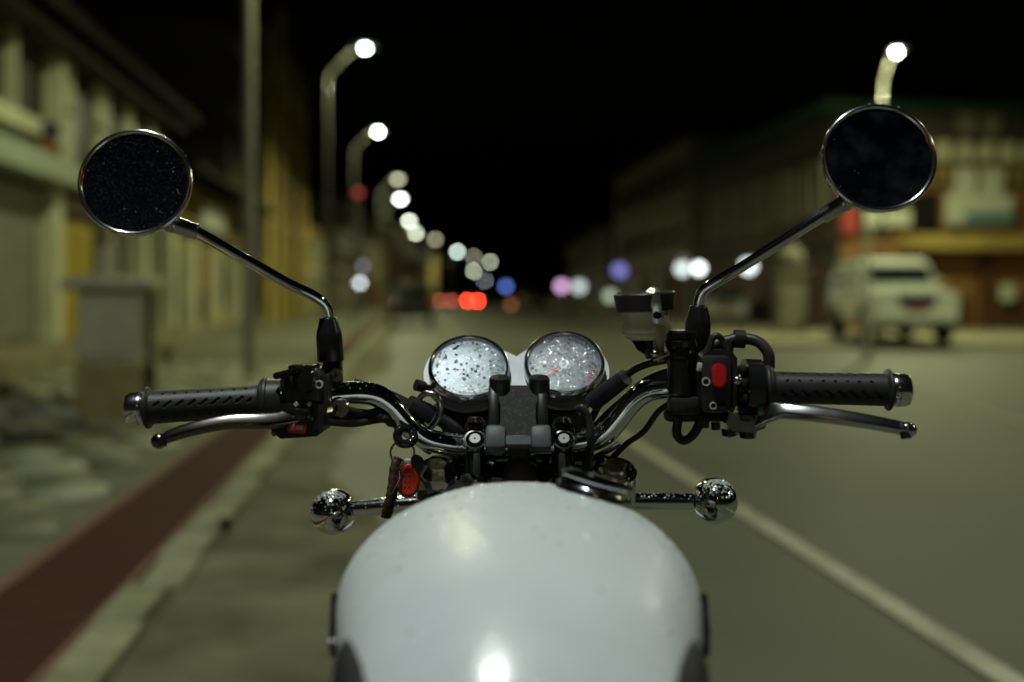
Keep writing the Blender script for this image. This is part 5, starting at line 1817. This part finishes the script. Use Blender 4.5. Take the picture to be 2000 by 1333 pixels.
# what lies below and behind: seat, frame, engine, front wheel
wheel_c = V((TX + .004, 1.62, .31))
wo = MB().torus(basis(V((1, 0, 0)), V((0, 0, 1)), wheel_c), .265, .05, 48, 14).build('front_wheel', tyre_m, bike)
MB().lathe([(.215, -.03), (.225, -.03), (.225, .03), (.215, .03)], basis(V((1, 0, 0)), V((0, 0, 1)), wheel_c), 40, False, False).build('rim', chrome, wo)
MB().cyl(wheel_c - V((.08, 0, 0)), wheel_c + V((.08, 0, 0)), .03, .03, 16).build('hub', alu, wo)
for k in range(18):
    a = 2 * math.pi * k / 18
    MB().cyl(wheel_c + V(((-1) ** k * .03, 0, 0)), wheel_c + V((0, math.cos(a) * .22, math.sin(a) * .22)), .002, .002, 5).build('spoke', chrome_dull, wo)
fe = MB()
rings = []
for k in range(17):
    a = R(10) + R(150) * k / 16
    rings.append([wheel_c + V((x, math.cos(a) * (.335 + zz), math.sin(a) * (.335 + zz))) for x, zz in ((-.065, -.02), (-.045, .008), (0, .016), (.045, .008), (.065, -.02), (.04, 0), (0, .01), (-.04, 0))])
fe.loft(rings)
fe.build('front_fender', tank_white, bike)
st = MB()
st.loft([[V((TX + math.cos(a) * w, y, z + math.sin(a) * h)) for a in [2 * math.pi * i / 20 for i in range(20)]] for y, w, z, h in ((.41, .06, .82, .03), (.36, .085, .80, .05), (.2, .11, .775, .055), (0, .125, .78, .06), (-.25, .12, .80, .06), (-.42, .08, .81, .04))])
st.build('seat', mat('seat_vinyl', (.015, .015, .016), (.022, .022, .022), 80, .5, bump=.1), bike)
en = MB()
en.box((TX, .78, .46), (.28, .34, .26), None, .04, 2)
engine = en.build('engine', alu, bike)
for sx in (-1, 1):
    for k in range(7):
        MB().box((TX + sx * .065, .86, .60 + k * .022), (.12, .15, .008), None, .003).build('cooling_fin', black_plastic, engine)
MB().tube(cr([V((TX, 1.05, .90)), V((TX, 1.0, .72)), V((TX, .98, .45)), V((TX, .8, .30)), V((TX, .3, .30)), V((TX, -.1, .55))], 6), .021, 12).build('frame_tube', black_gloss, bike)
MB().tube(cr([V((TX, 1.06, .93)), V((TX, .8, .80)), V((TX, .4, .74)), V((TX, -.3, .70))], 6), .024, 12).build('backbone_tube', black_gloss, bike)
rwc = V((TX, -.02 + .12, .31))
MB().torus(basis(V((1, 0, 0)), V((0, 0, 1)), V((TX, .1, .32))), .25, .06, 40, 12).build('rear_wheel', tyre_m, bike)
for sx in (-1, 1):
    MB().tube(cr([V((TX + sx * .06, .95, .62)), V((TX + sx * .08, 1.02, .5)), V((TX + sx * .10, .95, .32)), V((TX + sx * .13, .5, .28)), V((TX + sx * .15, -.1, .32))], 6), .021, 14).build('exhaust_pipe', chrome, bike)
MB().tube([V((TX - .1, .62, .3)), V((TX - .2, .58, .14)), V((TX - .27, .55, .012))], .011, 10).build('side_stand', black_gloss, bike)

# ================================================================== phone holder clamped to the bar
ph_loc = W(1013, 875, 1.08)
ph = thing('phone_holder', 'empty black and grey phone holder clamped to the middle of the handlebar', 'phone holder', ph_loc)
PN = V((0, -math.cos(R(30)), math.sin(R(30))))
Mp = basis(PN, V((0, 0, 1)), W(1012, 806, 1.033))
kp_ = 1.04 / FPX
speck = mat('holder_pad', (.02, .02, .021), (.075, .07, .065), 260, .7, bump=.15, contrast=(.5, .78))
pad = [(-38, 50), (38, 50), (41, 34), (34, 10), (34, -18), (40, -40), (40, -52), (-40, -52), (-40, -40), (-34, -18), (-34, 10), (-41, 34)]
MB().prism([(x * kp_, y * kp_ * 1.12) for x, y in pad], .006, Mp, -.004).build('pad', speck, ph)
MB().prism([(-57 * kp_, -60 * kp_), (57 * kp_, -60 * kp_), (57 * kp_, 20 * kp_), (50 * kp_, 44 * kp_), (-50 * kp_, 44 * kp_), (-57 * kp_, 20 * kp_)], .0095, Mp, -.0135).build('back_plate', speck, ph)
peg_m = mat('peg_black', (.012, .012, .014), rough=.35, scale=60, rvar=.1)
for sx in (-1, 1):
    MB().box((sx * 47 * kp_, 10 * kp_, -.002), (.0115, .05, .012), Mp, .003, 2).build('side_arm', peg_m, ph)
    pg = MB().lathe([(.0115, -.008), (.0112, .006), (.0112, .0105), (.0098, .013), (.001, .0135)], basis(V((0, -.25, 1)), V((0, 1, 0)), W(1012 + sx * (36 if sx < 0 else 41), 760, 1.05)), 28, True, False).build('top_peg', mat('peg_black', (.012, .012, .014), rough=.35, scale=60, rvar=.1), ph, 40)
    jw = MB().box((sx * 43 * kp_, -58 * kp_, .002), (.021, .024, .020), Mp, .0035, 2).build('lower_jaw', grey_plastic, ph)
    MB().box((sx * 46 * kp_, -38 * kp_, .002), (.016, .008, .012), Mp, .002, 1).build('jaw_tab', grey_plastic, jw)
MB().box((0, -64 * kp_, .004), (.030, .012, .009), Mp, .002).build('lower_bar', grey_plastic, ph)
MB().cyl(W(1013, 860, 1.06), W(1015, 940, 1.07), .0125, .0115, 16).build('stem', black_plastic, ph)
MB().lathe([(.0175, 0), (.0175, .012), (.012, .015)], basis(V((0, -1, .1)), V((0, 0, 1)), W(1014, 928, 1.06)), 20).build('ball_socket', black_plastic, ph)
MB().torus(basis(V((1, 0, 0)), V((0, 0, 1)), W(1013, 873, 1.08)), .0145, .0035, 28, 8).build('bar_clamp', black_plastic, ph)
dd = MB()
for i in range(60):
    sx = rnd.choice((-1, 1))
    dd.drop(Mp @ V((sx * rnd.uniform(38, 47) * kp_, rnd.uniform(-40, 45) * kp_, -.0043)), PN, rnd.choice((.0006, .0009, .0012)), .6)
for i in range(16):
    dd.drop(Mp @ V((rnd.uniform(-16, 16) * kp_, (-52) * kp_, .0052)), V((0, 0, 1)), .0007, .6)
dd.build('rain_drops', bead_chrome, ph, 60, kind='stuff')

# ================================================================== key ring hanging from the left of the bar
kd = 1.045
kr_loc = W(790, 845, kd)
kr = thing('key_ring', 'bunch of keys with red oval fob and brown leather strap hanging under the bar', 'key ring', kr_loc)
hk = MB().tube(cr([W(800, 838, kd + .01), W(783, 838, kd), W(776, 852, kd - .004), W(783, 866, kd - .006), (W(800, 866, kd - .004)), W(808, 856, kd), W(806, 846, kd + .006)], 6), .0048, 12).build('hook', black_gloss, kr)
MB().torus(basis(V((.15, -1, .1)), V((0, 0, 1)), W(786, 885, kd - .004)), 23 * kd / FPX, .0012, 40, 8).build('split_ring', brass, kr)
fob = MB()
ks = kd / FPX
Mf = basis(V((.12, -1, .05)), V((.04, 0, 1)), W(797, 938, kd - .01))
def egg(t, s=1.0):
    x, y = math.sin(t), math.cos(t)
    return (x * 22 * ks * s * (1 - .16 * y), y * 34 * ks * s)
rings = []
for hgt, s in ((-.004, .75), (-.003, .93), (0, 1.0), (.003, .95), (.0042, .86), (.0042, .72), (.0030, .60), (.0030, .02)):
    rings.append([Mf @ V((*egg(2 * math.pi * i / 36, s), hgt)) for i in range(36)])
fob.loft(rings)
fo = fob.build('fob', fob_red, kr, 50)
b = MB()
for i in range(3):
    for j in range(2):
        b.sphere(Mf @ V(((j - .5) * 9 * ks - 2 * ks, (i - 1) * 11 * ks, .0031)), .0008, 8, 6)
b.build('fob_studs', fob_red, fo)
MB().box((0, 36 * ks, 0), (.0095, .0055, .006), Mf, .0015).build('fob_collar', mat('collar_white', (.42, .44, .40), rough=.5), fo)
ls = cr([W(780, 896, kd - .004), W(772, 915, kd - .008), W(768, 950, kd - .012), W(762, 980, kd - .014), W(754, 1010, kd - .012)], 6)
ko = MB().tube(ls, [.0066 + .0005 * math.sin(i * 2.1) for i in range(len(ls))], 12, True, .7).build('leather_strap', leather, kr, 60)
MB().tube([W(788, 902, kd - .012), W(779, 915, kd - .016), W(780, 935, kd - .018), W(766, 962, kd - .02)], .0013, 8).build('strap_pin', chrome_dull, ko)
ky = MB()
Mk = basis(V((.45, -1, .2)), V((-.45, 0, 1)), W(816, 908, kd - .008))
ky.prism([(math.cos(t) * .0075, math.sin(t) * .011) for t in [2 * math.pi * i / 20 for i in range(20)]], .0022, Mk)
ky.box((.0, -.021, .001), (.0065, .024, .002), Mk, .0004)
ky.build('key', black_gloss, kr, 30)
ky2 = MB()
Mk2 = basis(V((0, -1, .15)), V((0, 0, 1)), W(838, 949, kd - .002))
ky2.prism([(-.018, -.0045), (.010, -.0045), (.013, -.003), (.017, -.0038), (.0205, .0005), (.017, .004), (-.018, .0052)], .002, Mk2)
ky2.build('key_blade', brass, kr, 20)
MB().tube([W(832, 910, kd - .01), W(822, 930, kd - .011), (W(833, 944, kd - .008))], .0016, 8).build('key_edge', brass, kr)
